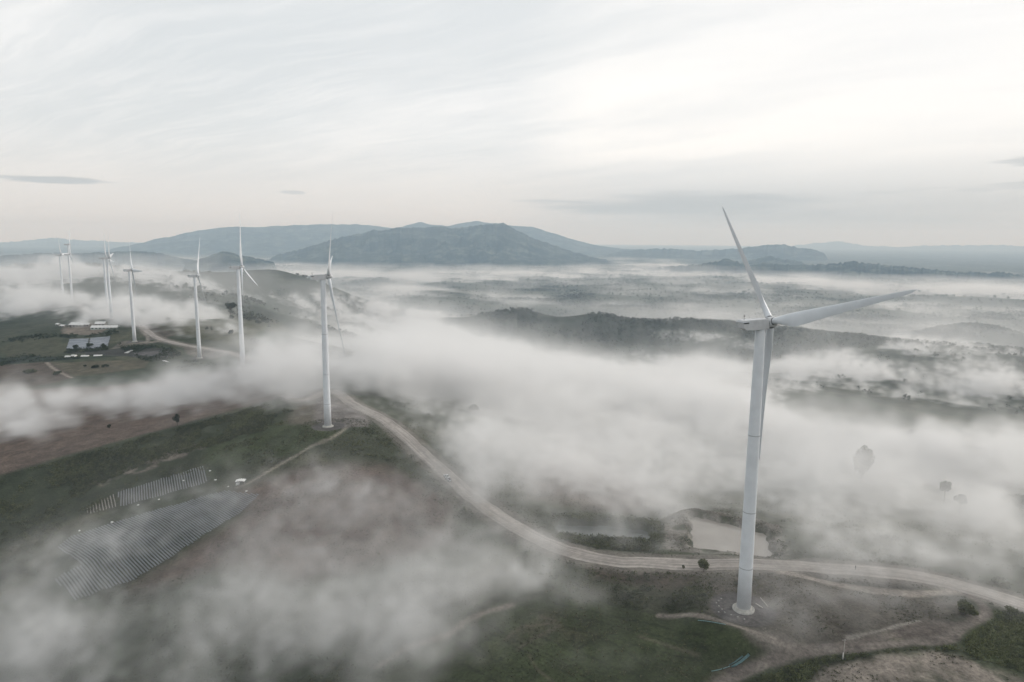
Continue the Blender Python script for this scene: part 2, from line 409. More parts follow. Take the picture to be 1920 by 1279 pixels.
# ------------------------------------------------------------------ the ground
def build_terrain():
    azs = np.concatenate([np.linspace(-180, -54, 60, endpoint=False), np.linspace(-54, 54, 900), np.linspace(54, 180, 61)[1:]])
    azs = np.radians(azs)
    rs = np.concatenate([np.exp(np.linspace(math.log(15), math.log(105), 60, endpoint=False)), np.exp(np.linspace(math.log(105), math.log(1200), 620, endpoint=False)), np.exp(np.linspace(math.log(1200), math.log(9000), 330, endpoint=False)), np.exp(np.linspace(math.log(9000), math.log(44000), 70))])
    A, Rr = np.meshgrid(azs, rs, indexing='ij')
    x = Rr * np.sin(A); y = Rr * np.cos(A)
    z = h_ground(x, y)
    na, nr = A.shape
    v = np.stack([x, y, z], -1).reshape(-1, 3)
    idx = np.arange(na * nr).reshape(na, nr)
    q = np.stack([idx[:-1, :-1], idx[:-1, 1:], idx[1:, 1:], idx[1:, :-1]], -1).reshape(-1, 4)[:, ::-1]
    # close under the camera
    v = np.vstack([v, [[0, 0, hz(0, 9)]]]); cidx = len(v) - 1
    tri = np.stack([np.full(na - 1, cidx), idx[1:, 0], idx[:-1, 0], idx[:-1, 0]], -1)
    o = mesh_np('terrain', v, q, True)
    # base colour painted per vertex: kinds of ground cover
    X, Y = v[:, 0], v[:, 1]; r = np.hypot(X, Y)
    def C(*c): return np.array(c)
    g1 = fbm(X / 60, Y / 60, 41, 5); g2 = fbm(X / 14, Y / 14, 43, 4); g3 = fbm(X / 4, Y / 4, 47, 3)
    col = np.empty((len(v), 3)); col[:] = C(0.052, 0.062, 0.034)
    def blend(w, c): nonlocal col; col = col * (1 - w[:, None]) + np.asarray(c) * w[:, None]
    blend(sstep(0.0, 0.5, g1 + 0.3 * g2), C(0.085, 0.085, 0.05))
    blend(sstep(0.1, 0.6, -g1 + 0.4 * g2), C(0.036, 0.048, 0.024))
    # valley and hills: tree patches, paddies, bare soil
    far = sstep(900, 1500, r)
    c1 = fbm(X / 260, Y / 260, 61, 6); c2 = fbm(X / 90, Y / 90, 67, 4); c3 = fbm(X / 700, Y / 350, 71, 4)
    fc = np.empty_like(col); fc[:] = C(0.060, 0.070, 0.048)
    def fb(w, c): nonlocal fc; fc = fc * (1 - w[:, None]) + np.asarray(c) * w[:, None]
    fb(sstep(-0.05, 0.2, c1), C(0.042, 0.052, 0.038)); fb(sstep(0.15, 0.4, c2) * 0.7, C(0.14, 0.13, 0.10)); fb(sstep(0.1, 0.35, c3) * 0.5, C(0.10, 0.115, 0.075))
    fb(sstep(0.0, 0.35, -c1 + 0.3 * c2) * 0.4, C(0.10, 0.095, 0.075))
    hill = sstep(-225, -150, v[:, 2]); fb(hill * 0.75, C(0.030, 0.042, 0.026))
    blend(far, C(0, 0, 0)); col += fc * far[:, None]
    # painted areas near the ridge
    nr_ = np.nonzero(r < 1500)[0]; Xn, Yn = X[nr_], Y[nr_]; jit = 2.5 * g2[nr_] + 1.2 * g3[nr_]
    def area(px, c, soft=2.0, amt=1.0, rough=1.0, mul=None):
        P = Gs(px); c0 = P[:, :2].mean(0); rad = np.hypot(*(P[:, :2] - c0).T).max() + 30
        s = np.nonzero(np.hypot(Xn - c0[0], Yn - c0[1]) < rad)[0]
        sd_ = poly_sd(Xn[s], Yn[s], P) + jit[s] * rough
        w = (1 - sstep(-soft, soft, sd_)) * amt
        if mul is not None: w = w * mul(Xn[s], Yn[s])
        k = nr_[s]; col[k] = col[k] * (1 - w[:, None]) + np.asarray(c) * w[:, None]
    def line(L, c, w0, soft=0.8, amt=1.0, rough=0.3):
        d, _ = seg_dist(Xn, Yn, L); w = (1 - sstep(w0 - soft, w0 + soft, d + jit * rough)) * amt
        k = nr_; col[k] = col[k] * (1 - w[:, None]) + np.asarray(c) * w[:, None]
    n_ = lambda sc, seed, a, b: (lambda x_, y_: sstep(a, b, fbm(x_ / sc, y_ / sc, seed, 4)))
    area([(-150, 910), (0, 890), (150, 845), (330, 797), (520, 748), (580, 725), (560, 705), (450, 700), (300, 712), (0, 732), (-150, 740)], (0.128, 0.092, 0.072), 3)
    area([(-100, 960), (0, 893), (150, 850), (330, 800), (500, 757), (590, 775), (600, 810), (500, 840), (380, 870), (250, 915), (120, 985), (-100, 1060)], (0.036, 0.046, 0.022), 4)
    area([(400, 830), (520, 790), (580, 800), (640, 820), (560, 850), (430, 880), (380, 868)], (0.045, 0.062, 0.020), 4)
    area([(170, 905), (260, 868), (330, 842), (390, 825), (400, 832), (330, 862), (250, 890), (190, 912)], (0.19, 0.155, 0.13), 2, 0.9, 1.2, n_(7, 5, -0.25, 0.15))
    area([(-50, 690), (60, 682), (95, 680), (140, 708), (90, 722), (-50, 735)], (0.092, 0.072, 0.055), 2)
    area([(98, 681), (200, 676), (280, 676), (270, 690), (140, 705)], (0.100, 0.088, 0.056), 2)
    area([(140, 708), (270, 692), (420, 690), (330, 705), (200, 725), (100, 728)], (0.050, 0.066, 0.040), 4)
    area([(0, 655), (30, 633), (110, 632), (125, 655), (100, 668), (20, 672)], (0.070, 0.072, 0.042), 3)
    area([(-50, 672), (60, 668), (120, 672), (230, 668), (60, 681), (-50, 690)], (0.026, 0.038, 0.026), 2)
    area([(115, 662), (200, 655), (280, 652), (320, 655), (290, 668), (200, 668)], (0.05, 0.05, 0.045), 2)
    area([(118, 615), (165, 605), (205, 615), (180, 628), (115, 626)], (0.20, 0.165, 0.13), 2)
    area([(265, 612), (330, 610), (370, 620), (300, 636), (285, 630)], (0.085, 0.072, 0.055), 2)
    area([(300, 609), (345, 611), (352, 617), (330, 622), (310, 616)], (0.13, 0.125, 0.125), 1.5)
    area([(250, 662), (300, 657), (335, 660), (310, 672), (255, 672)], (0.115, 0.11, 0.11), 2)
    area([(300, 590), (420, 580), (520, 600), (560, 632), (480, 655), (400, 640), (330, 625), (270, 605)], (0.083, 0.082, 0.042), 3, 0.75)
    area([(470, 640), (480, 626), (530, 622), (563, 634), (548, 642), (500, 648)], (0.042, 0.066, 0.030), 2)
    area([(340, 655), (440, 668), (455, 690), (350, 690)], (0.05, 0.065, 0.035), 3)
    area([(345, 645), (400, 652), (440, 662), (400, 672), (350, 664)], (0.19, 0.165, 0.14), 3, 0.8)
    area([(205, 655), (230, 640), (275, 637), (278, 648), (225, 652)], (0.16, 0.14, 0.115), 2, 0.8)
    # soil and grass under the mist
    area([(420, 930), (560, 880), (720, 870), (860, 940), (840, 1020), (700, 1060), (560, 1090), (430, 1060), (330, 1090), (250, 1100), (330, 1050), (470, 960)], (0.115, 0.078, 0.060), 8)
    area([(580, 790), (590, 740), (640, 745), (700, 790), (690, 800), (640, 808)], (0.16, 0.145, 0.135), 2)
    area([(530, 795), (560, 755), (600, 755), (590, 800)], (0.12, 0.10, 0.075), 5, 0.8)
    area([(1050, 870), (1190, 900), (1250, 950), (1180, 965), (1000, 935), (960, 890)], (0.13, 0.088, 0.072), 10, 0.8)
    area([(1238, 990), (1250, 965), (1300, 955), (1390, 962), (1460, 985), (1475, 1030), (1440, 1045), (1300, 1030), (1245, 1025)], (0.215, 0.198, 0.175), 2.5, 0.9, 1.0, n_(6, 8, -0.45, 0.1))
    area([(1030, 975), (1090, 962), (1240, 985), (1245, 1010), (1220, 1035), (1120, 1030), (1050, 1010)], (0.034, 0.044, 0.022), 3)
    area([(700, 1279), (760, 1225), (900, 1160), (1000, 1130), (1150, 1125), (1260, 1158), (1380, 1192), (1452, 1236), (1352, 1279), (1300, 1330), (650, 1340)], (0.038, 0.052, 0.018), 2)
    area([(880, 1230), (960, 1160), (1060, 1150), (1120, 1190), (980, 1215), (930, 1240)], (0.10, 0.085, 0.055), 5, 0.5, 1.0, n_(12, 12, -0.1, 0.4))
    area([(1100, 1065), (1310, 1068), (1310, 1095), (1250, 1110), (1100, 1085)], (0.070, 0.052, 0.040), 4, 0.85)
    area([(1040, 1090), (1200, 1100), (1330, 1105), (1335, 1150), (1250, 1150), (1100, 1120)], (0.045, 0.047, 0.026), 4, 0.85)
    area([(1310, 1075), (1480, 1068), (1640, 1110), (1800, 1120), (1840, 1150), (1700, 1190), (1500, 1215), (1400, 1190), (1330, 1160)], (0.094, 0.082, 0.068), 4, 0.9)
    area([(1500, 1072), (1600, 1078), (1700, 1092), (1770, 1106), (1700, 1108), (1600, 1098), (1540, 1086)], (0.105, 0.100, 0.088), 2, 0.9)
    area([(1590, 1200), (1720, 1170), (1800, 1160), (1840, 1150), (1800, 1185), (1764, 1203), (1640, 1214), (1540, 1224)], (0.13, 0.108, 0.095), 2, 0.9)
    area([(1395, 1192), (1480, 1208), (1520, 1218), (1450, 1235), (1400, 1205)], (0.165, 0.145, 0.127), 2, 0.85)
    area([(1350, 1282), (1290, 1300), (1360, 1255), (1450, 1236), (1460, 1240)], (0.115, 0.096, 0.085), 2, 0.9)
    area([(1510, 1300), (1535, 1248), (1600, 1240), (1640, 1226), (1760, 1225), (1850, 1250), (1930, 1280), (1960, 1330), (1500, 1340)], (0.235, 0.20, 0.168), 2.5, 0.95, 1.3, n_(9, 15, -0.6, 0.0))
    area([(1370, 1285), (1450, 1258), (1530, 1235), (1620, 1216), (1780, 1212), (1800, 1222), (1640, 1228), (1540, 1248), (1500, 1290)], (0.024, 0.034, 0.014), 2)
    area([(1800, 1180), (1860, 1150), (1930, 1140), (2000, 1280), (1900, 1262), (1820, 1235)], (0.050, 0.068, 0.022), 3, 0.9)
    # furrows and wheel marks in the crop
    Z7 = lambda L: smooth_line([G(680 + a / 3, 960 + b / 3)[:2] for a, b in L], 2.0)
    for L in ([(600, 650), (820, 735), (1010, 840)], [(490, 700), (640, 790), (800, 860), (960, 905)], [(1140, 640), (1290, 690), (1480, 780), (1600, 880)], [(1010, 700), (1180, 780), (1310, 820)], [(1180, 690), (1200, 770), (1300, 715), (1430, 670)],
              [(1050, 510), (1300, 560), (1600, 620), (1930, 725)], [(950, 560), (1250, 600), (1600, 680), (1940, 775)], [(1100, 480), (1400, 515), (1700, 580), (1960, 660)], [(1500, 740), (1700, 790), (1900, 830)], [(1240, 790), (1420, 870), (1600, 930)], [(700, 640), (900, 740), (1150, 850), (1300, 960)], [(560, 850), (660, 900), (760, 960)]):
        line(Z7(L), (0.018, 0.024, 0.010), 0.35, 0.45, 0.75, 0.15)
    for L in ([(870, 770), (1000, 690), (1110, 630)], [(800, 720), (900, 650), (1080, 615), (1000, 585)], [(940, 810), (980, 880), (1080, 950)], [(1560, 700), (1700, 745), (1880, 800)], [(620, 640), (700, 570), (820, 535)]):
        line(Z7(L), (0.115, 0.095, 0.068), 0.6, 0.8, 0.6, 0.25)
    L7 = [(100, 860), (300, 740), (480, 690), (600, 610), (700, 570), (830, 530)]
    line(Z7(L7), (0.20, 0.165, 0.135), 1.6, 1.2, 0.8, 0.3)
    # beaten tracks
    line(ROAD, (0.185, 0.165, 0.145), 8.5, 2.5, 0.75, 0.8)
    line(TRACK, (0.165, 0.142, 0.124), 1.6, 0.8); line(LOOP, (0.27, 0.235, 0.20), 2.2, 0.9); line(TPATH, (0.26, 0.24, 0.21), 0.5, 0.4); line(CPATH, (0.22, 0.19, 0.16), 0.7, 0.5)
    line(HPATH, (0.23, 0.20, 0.16), 1.0, 0.6, 0.9, 0.2); line(LPATH, (0.27, 0.23, 0.19), 1.6, 0.8); line(FPATH, (0.22, 0.19, 0.16), 3.5, 1.5, 0.9); line(T5PATH, (0.24, 0.21, 0.18), 2.0, 1.0)
    for i, t in enumerate(TURB[:7]):
        d = np.hypot(Xn - t[0], Yn - t[1]) + jit * 0.3; w = 1 - sstep(9.0, 10.5, d)
        col[nr_] = col[nr_] * (1 - w[:, None]) + np.array((0.092, 0.086, 0.084)) * w[:, None]
    lum = col @ np.array([.3, .59, .11]); col = (col * 0.78 + lum[:, None] * 0.22 * np.array([1.02, 1.0, 0.96])) * 0.88
    col *= (1 + 0.30 * g3 + 0.25 * g2)[:, None]
    at = o.data.color_attributes.new('Col', 'FLOAT_COLOR', 'POINT')
    at.data.foreach_set('color', np.concatenate([np.clip(col, 0.008, 0.6), np.ones((len(v), 1))], 1).astype(np.float32).ravel())
    mt, t, p = mat_new('ground cover')
    a = t.n('ShaderNodeAttribute', attribute_name='Col')
    gp = t.n('ShaderNodeNewGeometry').outputs['Position']
    n1 = t.noise(gp, 0.9, 8, 0.7); n2 = t.noise(gp, 0.11, 5, 0.6)
    f = t.math('MULTIPLY', t.ramp(n1, 0.25, 0.75, 0.55, 1.45), t.ramp(n2, 0.3, 0.7, 0.82, 1.18))
    sc = t.n('ShaderNodeVectorMath', op='SCALE'); t.set(sc.inputs[0], a.outputs['Color']); t.set(sc.inputs['Scale'], f)
    t.set(p.inputs['Base Color'], sc.outputs[0]); p.inputs['Roughness'].default_value = 1.0; p.inputs['Specular IOR Level'].default_value = 0.1
    b = t.n('ShaderNodeBump'); b.inputs['Strength'].default_value = 0.9; b.inputs['Distance'].default_value = 0.6; t.set(b.inputs['Height'], n1); t.set(p.inputs['Normal'], b.outputs[0])
    o.data.materials.append(mt)
    tag(o, 'grassy ridge and misty farmed valley', None, None, 'structure')
    return o
build_terrain()

# far ranges: each skyline is a real ridge with its own distance and thickness
def mountain_mat():
    mt, t, p = mat_new('forested slope')
    gp = t.n('ShaderNodeNewGeometry').outputs['Position']
    n = t.noise(gp, 0.0045, 9, 0.72); n2 = t.noise(gp, 0.0012, 4, 0.5)
    c = t.mix(t.ramp(n, 0.44, 0.72), c4(0.004, 0.009, 0.012), c4(0.15, 0.165, 0.135))
    c = t.mix(t.ramp(n2, 0.45, 0.65, 0, 0.5), c, c4(0.05, 0.056, 0.048))
    t.set(p.inputs['Base Color'], c); p.inputs['Roughness'].default_value = 1.0; p.inputs['Specular IOR Level'].default_value = 0.05
    return mt
MM = mountain_mat()
def mountain(prof, dist, depth, label, amp=0.25, seed=0, foot=-262.0, nx=420, ny=90, fr=1.0, jag=0.0013):
    P = np.array(prof, float)
    px = np.linspace(P[0, 0], P[-1, 0], nx); py = np.interp(px, P[:, 0], P[:, 1])
    k = np.array([1, 2, 3, 2, 1.]) / 9; py = np.convolve(np.pad(py, 2, 'edge'), k, 'valid')
    tops = np.array([at_range(a, b, dist) for a, b in zip(px, py)])
    azv = np.arctan2(tops[:, 0], tops[:, 1]); top = tops[:, 2]
    top = top + (fbm(np.arange(nx) * 0.22, np.zeros(nx) + seed, seed, 4)) * dist * jag
    s = np.linspace(-1, 1.0, ny)
    A, Sg = np.meshgrid(azv, s, indexing='ij'); H = np.repeat(top[:, None], ny, 1)
    edge = np.minimum(1, np.minimum(np.arange(nx), np.arange(nx)[::-1]) / (nx * 0.04))[:, None]
    rr = dist + depth * Sg * (0.55 + 0.45 * np.clip((H - foot) / max(1.0, (top.max() - foot)), 0, 1))
    x = rr * np.sin(A); y = rr * np.cos(A)
    base = np.clip(1 - np.abs(Sg), 0, 1) ** 1.15
    rg = ridged(x / (depth * 0.30) * fr, y / (depth * 0.30) * fr, 5 + seed, 6) * 1.5 - 0.85
    shape = base + amp * rg * np.clip(4 * base * (1 - base) + 0.0, 0, 1) * (0.5 + 0.5 * (1 - base))
    z = foot + (H - foot) * np.clip(shape, 0, 1.0) * (0.3 + 0.7 * edge)
    idx = np.arange(nx * ny).reshape(nx, ny)
    q = np.stack([idx[:-1, :-1], idx[1:, :-1], idx[1:, 1:], idx[:-1, 1:]], -1).reshape(-1, 4)
    o = mesh_np('mountain', np.stack([x, y, z], -1).reshape(-1, 3), q, True, MM)
    tag(o, label, None, None, 'structure')
    return o
mountain([(490, 490), (520, 478), (560, 468), (600, 456), (640, 444), (680, 437), (700, 430), (716, 432), (740, 427), (780, 426), (830, 424), (845, 428), (880, 424), (920, 420), (945, 418), (970, 432), (1000, 447), (1040, 460), (1080, 474), (1120, 484), (1160, 490)], 11000, 2300, 'dark flat topped mountain in the middle distance', 0.42, 1, nx=600, ny=160, jag=0.0016)
mountain([(120, 482), (200, 470), (250, 458), (300, 447), (350, 436), (390, 429), (440, 425), (500, 424), (560, 421), (620, 420), (690, 421), (740, 428), (760, 422), (790, 415), (810, 421), (840, 423), (865, 417), (890, 414), (920, 417), (960, 422), (1000, 425), (1040, 438), (1080, 450), (1120, 460), (1170, 467), (1250, 471), (1310, 474), (1350, 480)], 17500, 3200, 'long pale mountain ridge behind the dark one', 0.3, 2)
mountain([(1130, 478), (1170, 470), (1240, 466), (1310, 470), (1390, 466), (1430, 459), (1470, 458), (1490, 463), (1520, 467), (1545, 475), (1552, 486), (1600, 490), (1650, 497), (1690, 505)], 14500, 1500, 'pale stepped ridge ending in a cliff', 0.3, 3, jag=0.0018)
mountain([(1190, 508), (1210, 505), (1260, 500), (1310, 496), (1345, 489), (1360, 483), (1380, 490), (1400, 497), (1430, 494), (1460, 495), (1500, 497), (1540, 496), (1600, 491), (1650, 495), (1700, 500), (1750, 505), (1800, 510), (1850, 511), (1880, 510), (1920, 517), (1990, 520)], 8200, 900, 'low dark wooded hills at the edge of the plain', 0.45, 4, nx=700, fr=0.8, jag=0.0024)
mountain([(1380, 497), (1400, 490), (1440, 479), (1465, 485), (1490, 488), (1520, 497)], 10500, 700, 'small rounded hill before the cliff ridge', 0.3, 5, nx=120)
mountain([(1700, 508), (1740, 501), (1790, 501), (1830, 508), (1880, 514)], 12500, 700, 'faint low hill at the right of the plain', 0.3, 6, nx=120)
mountain([(340, 498), (375, 486), (400, 476), (420, 471), (450, 478), (480, 484), (520, 492)], 7600, 700, 'small pointed hill below the long ridge', 0.3, 7, nx=160)
mountain([(-80, 490), (0, 480), (80, 474), (150, 475), (250, 470), (300, 474), (350, 486), (420, 494)], 9300, 1200, 'dim hills behind the leftmost turbines', 0.3, 8)
mountain([(-250, 470), (-60, 460), (0, 455), (60, 450), (100, 446), (150, 450), (250, 455), (330, 470)], 30000, 3000, 'very faint mountains on the left horizon', 0.3, 9)
mountain([(1380, 470), (1480, 462), (1530, 455), (1580, 453), (1620, 460), (1680, 463), (1760, 460), (1860, 459), (1920, 461), (2080, 462)], 36000, 3000, 'very faint mountains on the right horizon', 0.3, 10)

# ------------------------------------------------------------------ road and water
def dust_mat(name, col, rut=True):
    mt, t, p = mat_new(name)
    gp = t.n('ShaderNodeNewGeometry').outputs['Position']
    uv = t.n('ShaderNodeUVMap'); uv.uv_map = 'UVMap'
    n1 = t.noise(gp, 0.5, 7, 0.65); n2 = t.noise(gp, 0.07, 4, 0.5)
    f = t.math('MULTIPLY', t.ramp(n1, 0.25, 0.75, 0.78, 1.2), t.ramp(n2, 0.3, 0.7, 0.86, 1.12))
    if rut:
        s = t.n('ShaderNodeSeparateXYZ'); t.set(s.inputs[0], uv.outputs[0])
        cb = t.n('ShaderNodeCombineXYZ'); t.set(cb.inputs[0], t.math('MULTIPLY', s.outputs[0], 9.0)); t.set(cb.inputs[1], t.math('MULTIPLY', s.outputs[1], 0.02))
        n3 = t.noise(cb.outputs[0], 1.0, 4, 0.6); f = t.math('MULTIPLY', f, t.ramp(n3, 0.3, 0.7, 0.70, 1.28))
    sc = t.n('ShaderNodeVectorMath', op='SCALE'); sc.inputs[0].default_value = col; t.set(sc.inputs['Scale'], f)
    t.set(p.inputs['Base Color'], sc.outputs[0]); p.inputs['Roughness'].default_value = 0.95
    b = t.n('ShaderNodeBump'); b.inputs['Strength'].default_value = 0.4; b.inputs['Distance'].default_value = 0.15; t.set(b.inputs['Height'], n1); t.set(p.inputs['Normal'], b.outputs[0])
    return mt
def ribbon(name, L, w, lift, mat, label, wfun=None, nacross=9):
    L = smooth_line(L, 2.0)
    d = np.gradient(L, axis=0); d /= np.linalg.norm(d, axis=1)[:, None]; nrm = np.stack([-d[:, 1], d[:, 0]], 1)
    s = np.concatenate([[0], np.cumsum(np.linalg.norm(np.diff(L, axis=0), axis=1))])
    ww = np.full(len(L), w / 2) if wfun is None else wfun(s)
    eL = ww * (1 + 0.16 * fbm(s / 9, s * 0 + 1, 3, 3)); eR = ww * (1 + 0.16 * fbm(s / 9, s * 0 + 9, 5, 3))
    u = np.linspace(0, 1, nacross)
    off = -eR[:, None] * (1 - u)[None] + eL[:, None] * u[None]
    P = L[:, None, :] + nrm[:, None, :] * off[..., None]
    z = h_ground(P[..., 0], P[..., 1]) + lift
    z[:, 0] -= lift + 0.06; z[:, -1] -= lift + 0.06
    n, k = z.shape; idx = np.arange(n * k).reshape(n, k)
    q = np.stack([idx[:-1, :-1], idx[:-1, 1:], idx[1:, 1:], idx[1:, :-1]], -1).reshape(-1, 4)[:, ::-1]
    o = mesh_np(name, np.concatenate([P, z[..., None]], -1).reshape(-1, 3), q, True, mat)
    uvl = o.data.uv_layers.new(name='UVMap'); vi = np.empty(len(o.data.loops), np.int32); o.data.loops.foreach_get('vertex_index', vi)
    uu = np.stack([np.tile(u, n), np.repeat(s, k)], 1)[vi]; uvl.data.foreach_set('uv', uu.astype(np.float32).ravel())
    tag(o, label, None, None, 'structure'); return o
RM = dust_mat('dusty road', (0.25, 0.228, 0.207))
ribbon('road', ROAD, 9.0, 0.30, RM, 'pale dusty ridge road')

def water(name, poly, lev, col, rough, label):
    P = poly.copy(); bm = bmesh.new()
    c = P[:, :2].mean(0)
    vs = [bm.verts.new((c[0] + (p[0] - c[0]) * 1.03, c[1] + (p[1] - c[1]) * 1.05, lev)) for p in P]
    bm.faces.new(vs); bmesh.ops.triangulate(bm, faces=bm.faces)
    mt, t, p = mat_new(name)
    gp = t.n('ShaderNodeNewGeometry').outputs['Position']; n = t.noise(gp, 0.12, 4, 0.5)
    t.set(p.inputs['Base Color'], t.mix(n, c4(*[v * 0.85 for v in col]), c4(*[v * 1.1 for v in col])))
    p.inputs['Roughness'].default_value = rough; p.inputs['IOR'].default_value = 1.33
    b = t.n('ShaderNodeBump'); b.inputs['Strength'].default_value = 0.05; t.set(b.inputs['Height'], t.noise(gp, 1.5, 3, 0.5)); t.set(p.inputs['Normal'], b.outputs[0])
    o = bm_obj(name, bm, mt); tag(o, label, None, None, 'structure')
water('water', pond_a, LA, (0.26, 0.24, 0.215), 0.14, 'muddy tan pond beside the road')
water('water', pond_b, LB, (0.075, 0.085, 0.08), 0.12, 'grey green pond ringed by scrub')

def copy_tree(o, parent=None):
    c = o.copy(); COL.objects.link(c); c.parent = parent
    for ch in list(o.children): copy_tree(ch, c)
    return c

# ------------------------------------------------------------------ wind turbines
WHITE = simple('white painted steel', (0.66, 0.69, 0.725), 0.42, 0.05, 0.25)
BLADEM = simple('white blade', (0.61, 0.64, 0.675), 0.38, 0.06, 0.18)
GREY = simple('pale grey nacelle', (0.55, 0.56, 0.575), 0.5, 0.09, 0.5)
DARK = simple('dark gap', (0.03, 0.032, 0.035), 0.6)
JOINT = simple('grey joint', (0.33, 0.345, 0.36), 0.6)
CONC = simple('concrete', (0.36, 0.355, 0.33), 0.9, 0.2, 1.2, bump=0.2)
def lathe(bm, prof, seg=48):
    rings = []
    for r, z in prof:
        rings.append([bm.verts.new((r * math.cos(2 * PI * i / seg), r * math.sin(2 * PI * i / seg), z)) for i in range(seg)])
    for a, b in zip(rings[:-1], rings[1:]):
        for i in range(seg): bm.faces.new((a[i], a[(i + 1) % seg], b[(i + 1) % seg], b[i]))
    bm.faces.new(rings[0][::-1]); bm.faces.new(rings[-1])
def box(bm, x0, x1, y0, y1, z0, z1, M=None):
    r = bmesh.ops.create_cube(bm, size=1.0)
    for v in r['verts']:
        v.co = Vector((x0 + (v.co.x + .5) * (x1 - x0), y0 + (v.co.y + .5) * (y1 - y0), z0 + (v.co.z + .5) * (z1 - z0)))
        if M is not None: v.co = M @ v.co
    return r['verts']
def tube(bm, pts, rad, seg=10):
    pts = [Vector(p) for p in pts]; rad = rad if hasattr(rad, '__len__') else [rad] * len(pts); prev = None
    for i, p in enumerate(pts):
        d = (pts[min(i + 1, len(pts) - 1)] - pts[max(i - 1, 0)]).normalized(); a = d.orthogonal().normalized() if prev is None else (prev - d * prev.dot(d)).normalized(); prev = a; b = d.cross(a)
        ring = [bm.verts.new(p + (a * math.cos(2 * PI * k / seg) + b * math.sin(2 * PI * k / seg)) * rad[i]) for k in range(seg)]
        if i:
            for k in range(seg): bm.faces.new((last[k], last[(k + 1) % seg], ring[(k + 1) % seg], ring[k]))
        else: bm.faces.new(ring[::-1])
        last = ring
    bm.faces.new(last)

HUBZ, RB, OV, TILT, CONE = 89.7, 49.0, 3.3, 0.062, 0.080
def tower_mesh():
    bm = bmesh.new(); top = HUBZ - 1.75; prof = []
    def rad(z): return 2.12 + (1.42 - 2.12) * (z / top) ** 1.1
    seams = [14.0, 32.0, 56.0]
    zs = [0.9]
    for s in seams: zs += [s - 0.3, s - 0.10, s - 0.06, s - 0.03, s + 0.03, s + 0.06, s + 0.10, s + 0.3]
    zs += [top - 0.8, top - 0.45, top - 0.35, top - 0.3, top]
    for z in zs:
        r = rad(z)
        if any(abs(z - s) < 0.04 for s in seams): r += 0.05
        if z >= top - 0.3: r += 0.06
        prof.append((r, z))
    lathe(bm, prof, 64); return bm
def foundation_mesh():
    bm = bmesh.new(); lathe(bm, [(3.3, -1.2), (3.3, 0.45), (3.12, 0.62), (2.9, 0.62), (2.86, 0.40), (2.55, 0.38), (2.52, 0.9), (2.2, 0.95)], 56); return bm
def blade_mesh():
    n = 40; seg = 24; bm = bmesh.new(); rings = []
    for i in range(n):
        s = i / (n - 1); s = s ** 1.15; z = 1.2 + s * (RB - 1.2)
        root = 1 - sstep(0.03, 0.19, np.array(s))
        ch = np.interp(s, [0, .03, .10, .19, .30, .5, .75, .92, .975, 1.0], [1.95, 1.95, 3.05, 4.35, 3.75, 2.65, 1.75, 1.15, 0.70, 0.10])
        th = np.interp(s, [0, .03, .10, .19, .30, .5, .75, 1.0], [1.95, 1.95, 1.5, 1.02, .72, .42, .2, .03])
        tw = R_(np.interp(s, [0, .19, .3, .5, .75, 1], [16, 14, 10, 5.5, 2.5, 0.5]) + 4)
        pre = -0.9 * s ** 2.2                         # prebend to upwind
        lead = ch * np.interp(s, [0, .03, .19, 1], [.5, .5, .30, .33])
        ring = []
        for k in range(seg):
            a = 2 * PI * k / seg; c = math.cos(a)
            xc = (1 + c) / 2                           # 1 at leading edge
            ell = math.sin(a) * th / 2
            foil = math.sin(a) * th / 2 * (xc ** 0.55) * 1.25 if math.sin(a) else 0.0
            yy = float(root) * ell + (1 - float(root)) * foil
            xx = lead - ch * (1 - xc)
            X = xx * math.cos(tw) + yy * math.sin(tw); Y = -xx * math.sin(tw) + yy * math.cos(tw)
            ring.append(bm.verts.new((X, Y + pre, z)))
        if i:
            for k in range(seg): bm.faces.new((rings[-1][k], rings[-1][(k + 1) % seg], ring[(k + 1) % seg], ring[k]))
        rings.append(ring)
    bm.faces.new(rings[0][::-1]); bm.faces.new(rings[-1]); return bm
def nacelle_mesh():
    # side profile, +X towards the rotor
    pr = [(1.75, -1.62), (1.75, 1.15), (1.45, 1.30), (-6.55, 1.42), (-6.75, 1.32), (-6.70, 0.75), (-6.45, -0.95), (-5.6, -1.55), (-2.2, -1.75)]
    bm = bmesh.new(); A = [bm.verts.new((x, -1.62, z)) for x, z in pr]; B = [bm.verts.new((x, 1.62, z)) for x, z in pr]; n = len(pr)
    bm.faces.new(A); bm.faces.new(B[::-1])
    for i in range(n): bm.faces.new((A[i], B[i], B[(i + 1) % n], A[(i + 1) % n]))
    bmesh.ops.recalc_face_normals(bm, faces=bm.faces)
    bmesh.ops.bevel(bm, geom=bm.edges[:], offset=0.16, segments=2, profile=0.6, affect='EDGES'); return bm
def hub_mesh():
    bm = bmesh.new(); lathe(bm, [(1.25, -1.35), (1.5, -1.2), (1.62, -0.3), (1.62, 0.7), (1.45, 1.35), (1.05, 1.85), (0.55, 2.15), (0.12, 2.25)], 40)
    bmesh.ops.rotate(bm, verts=bm.verts, cent=(0, 0, 0), matrix=Matrix.Rotation(PI / 2, 3, 'Y')); return bm
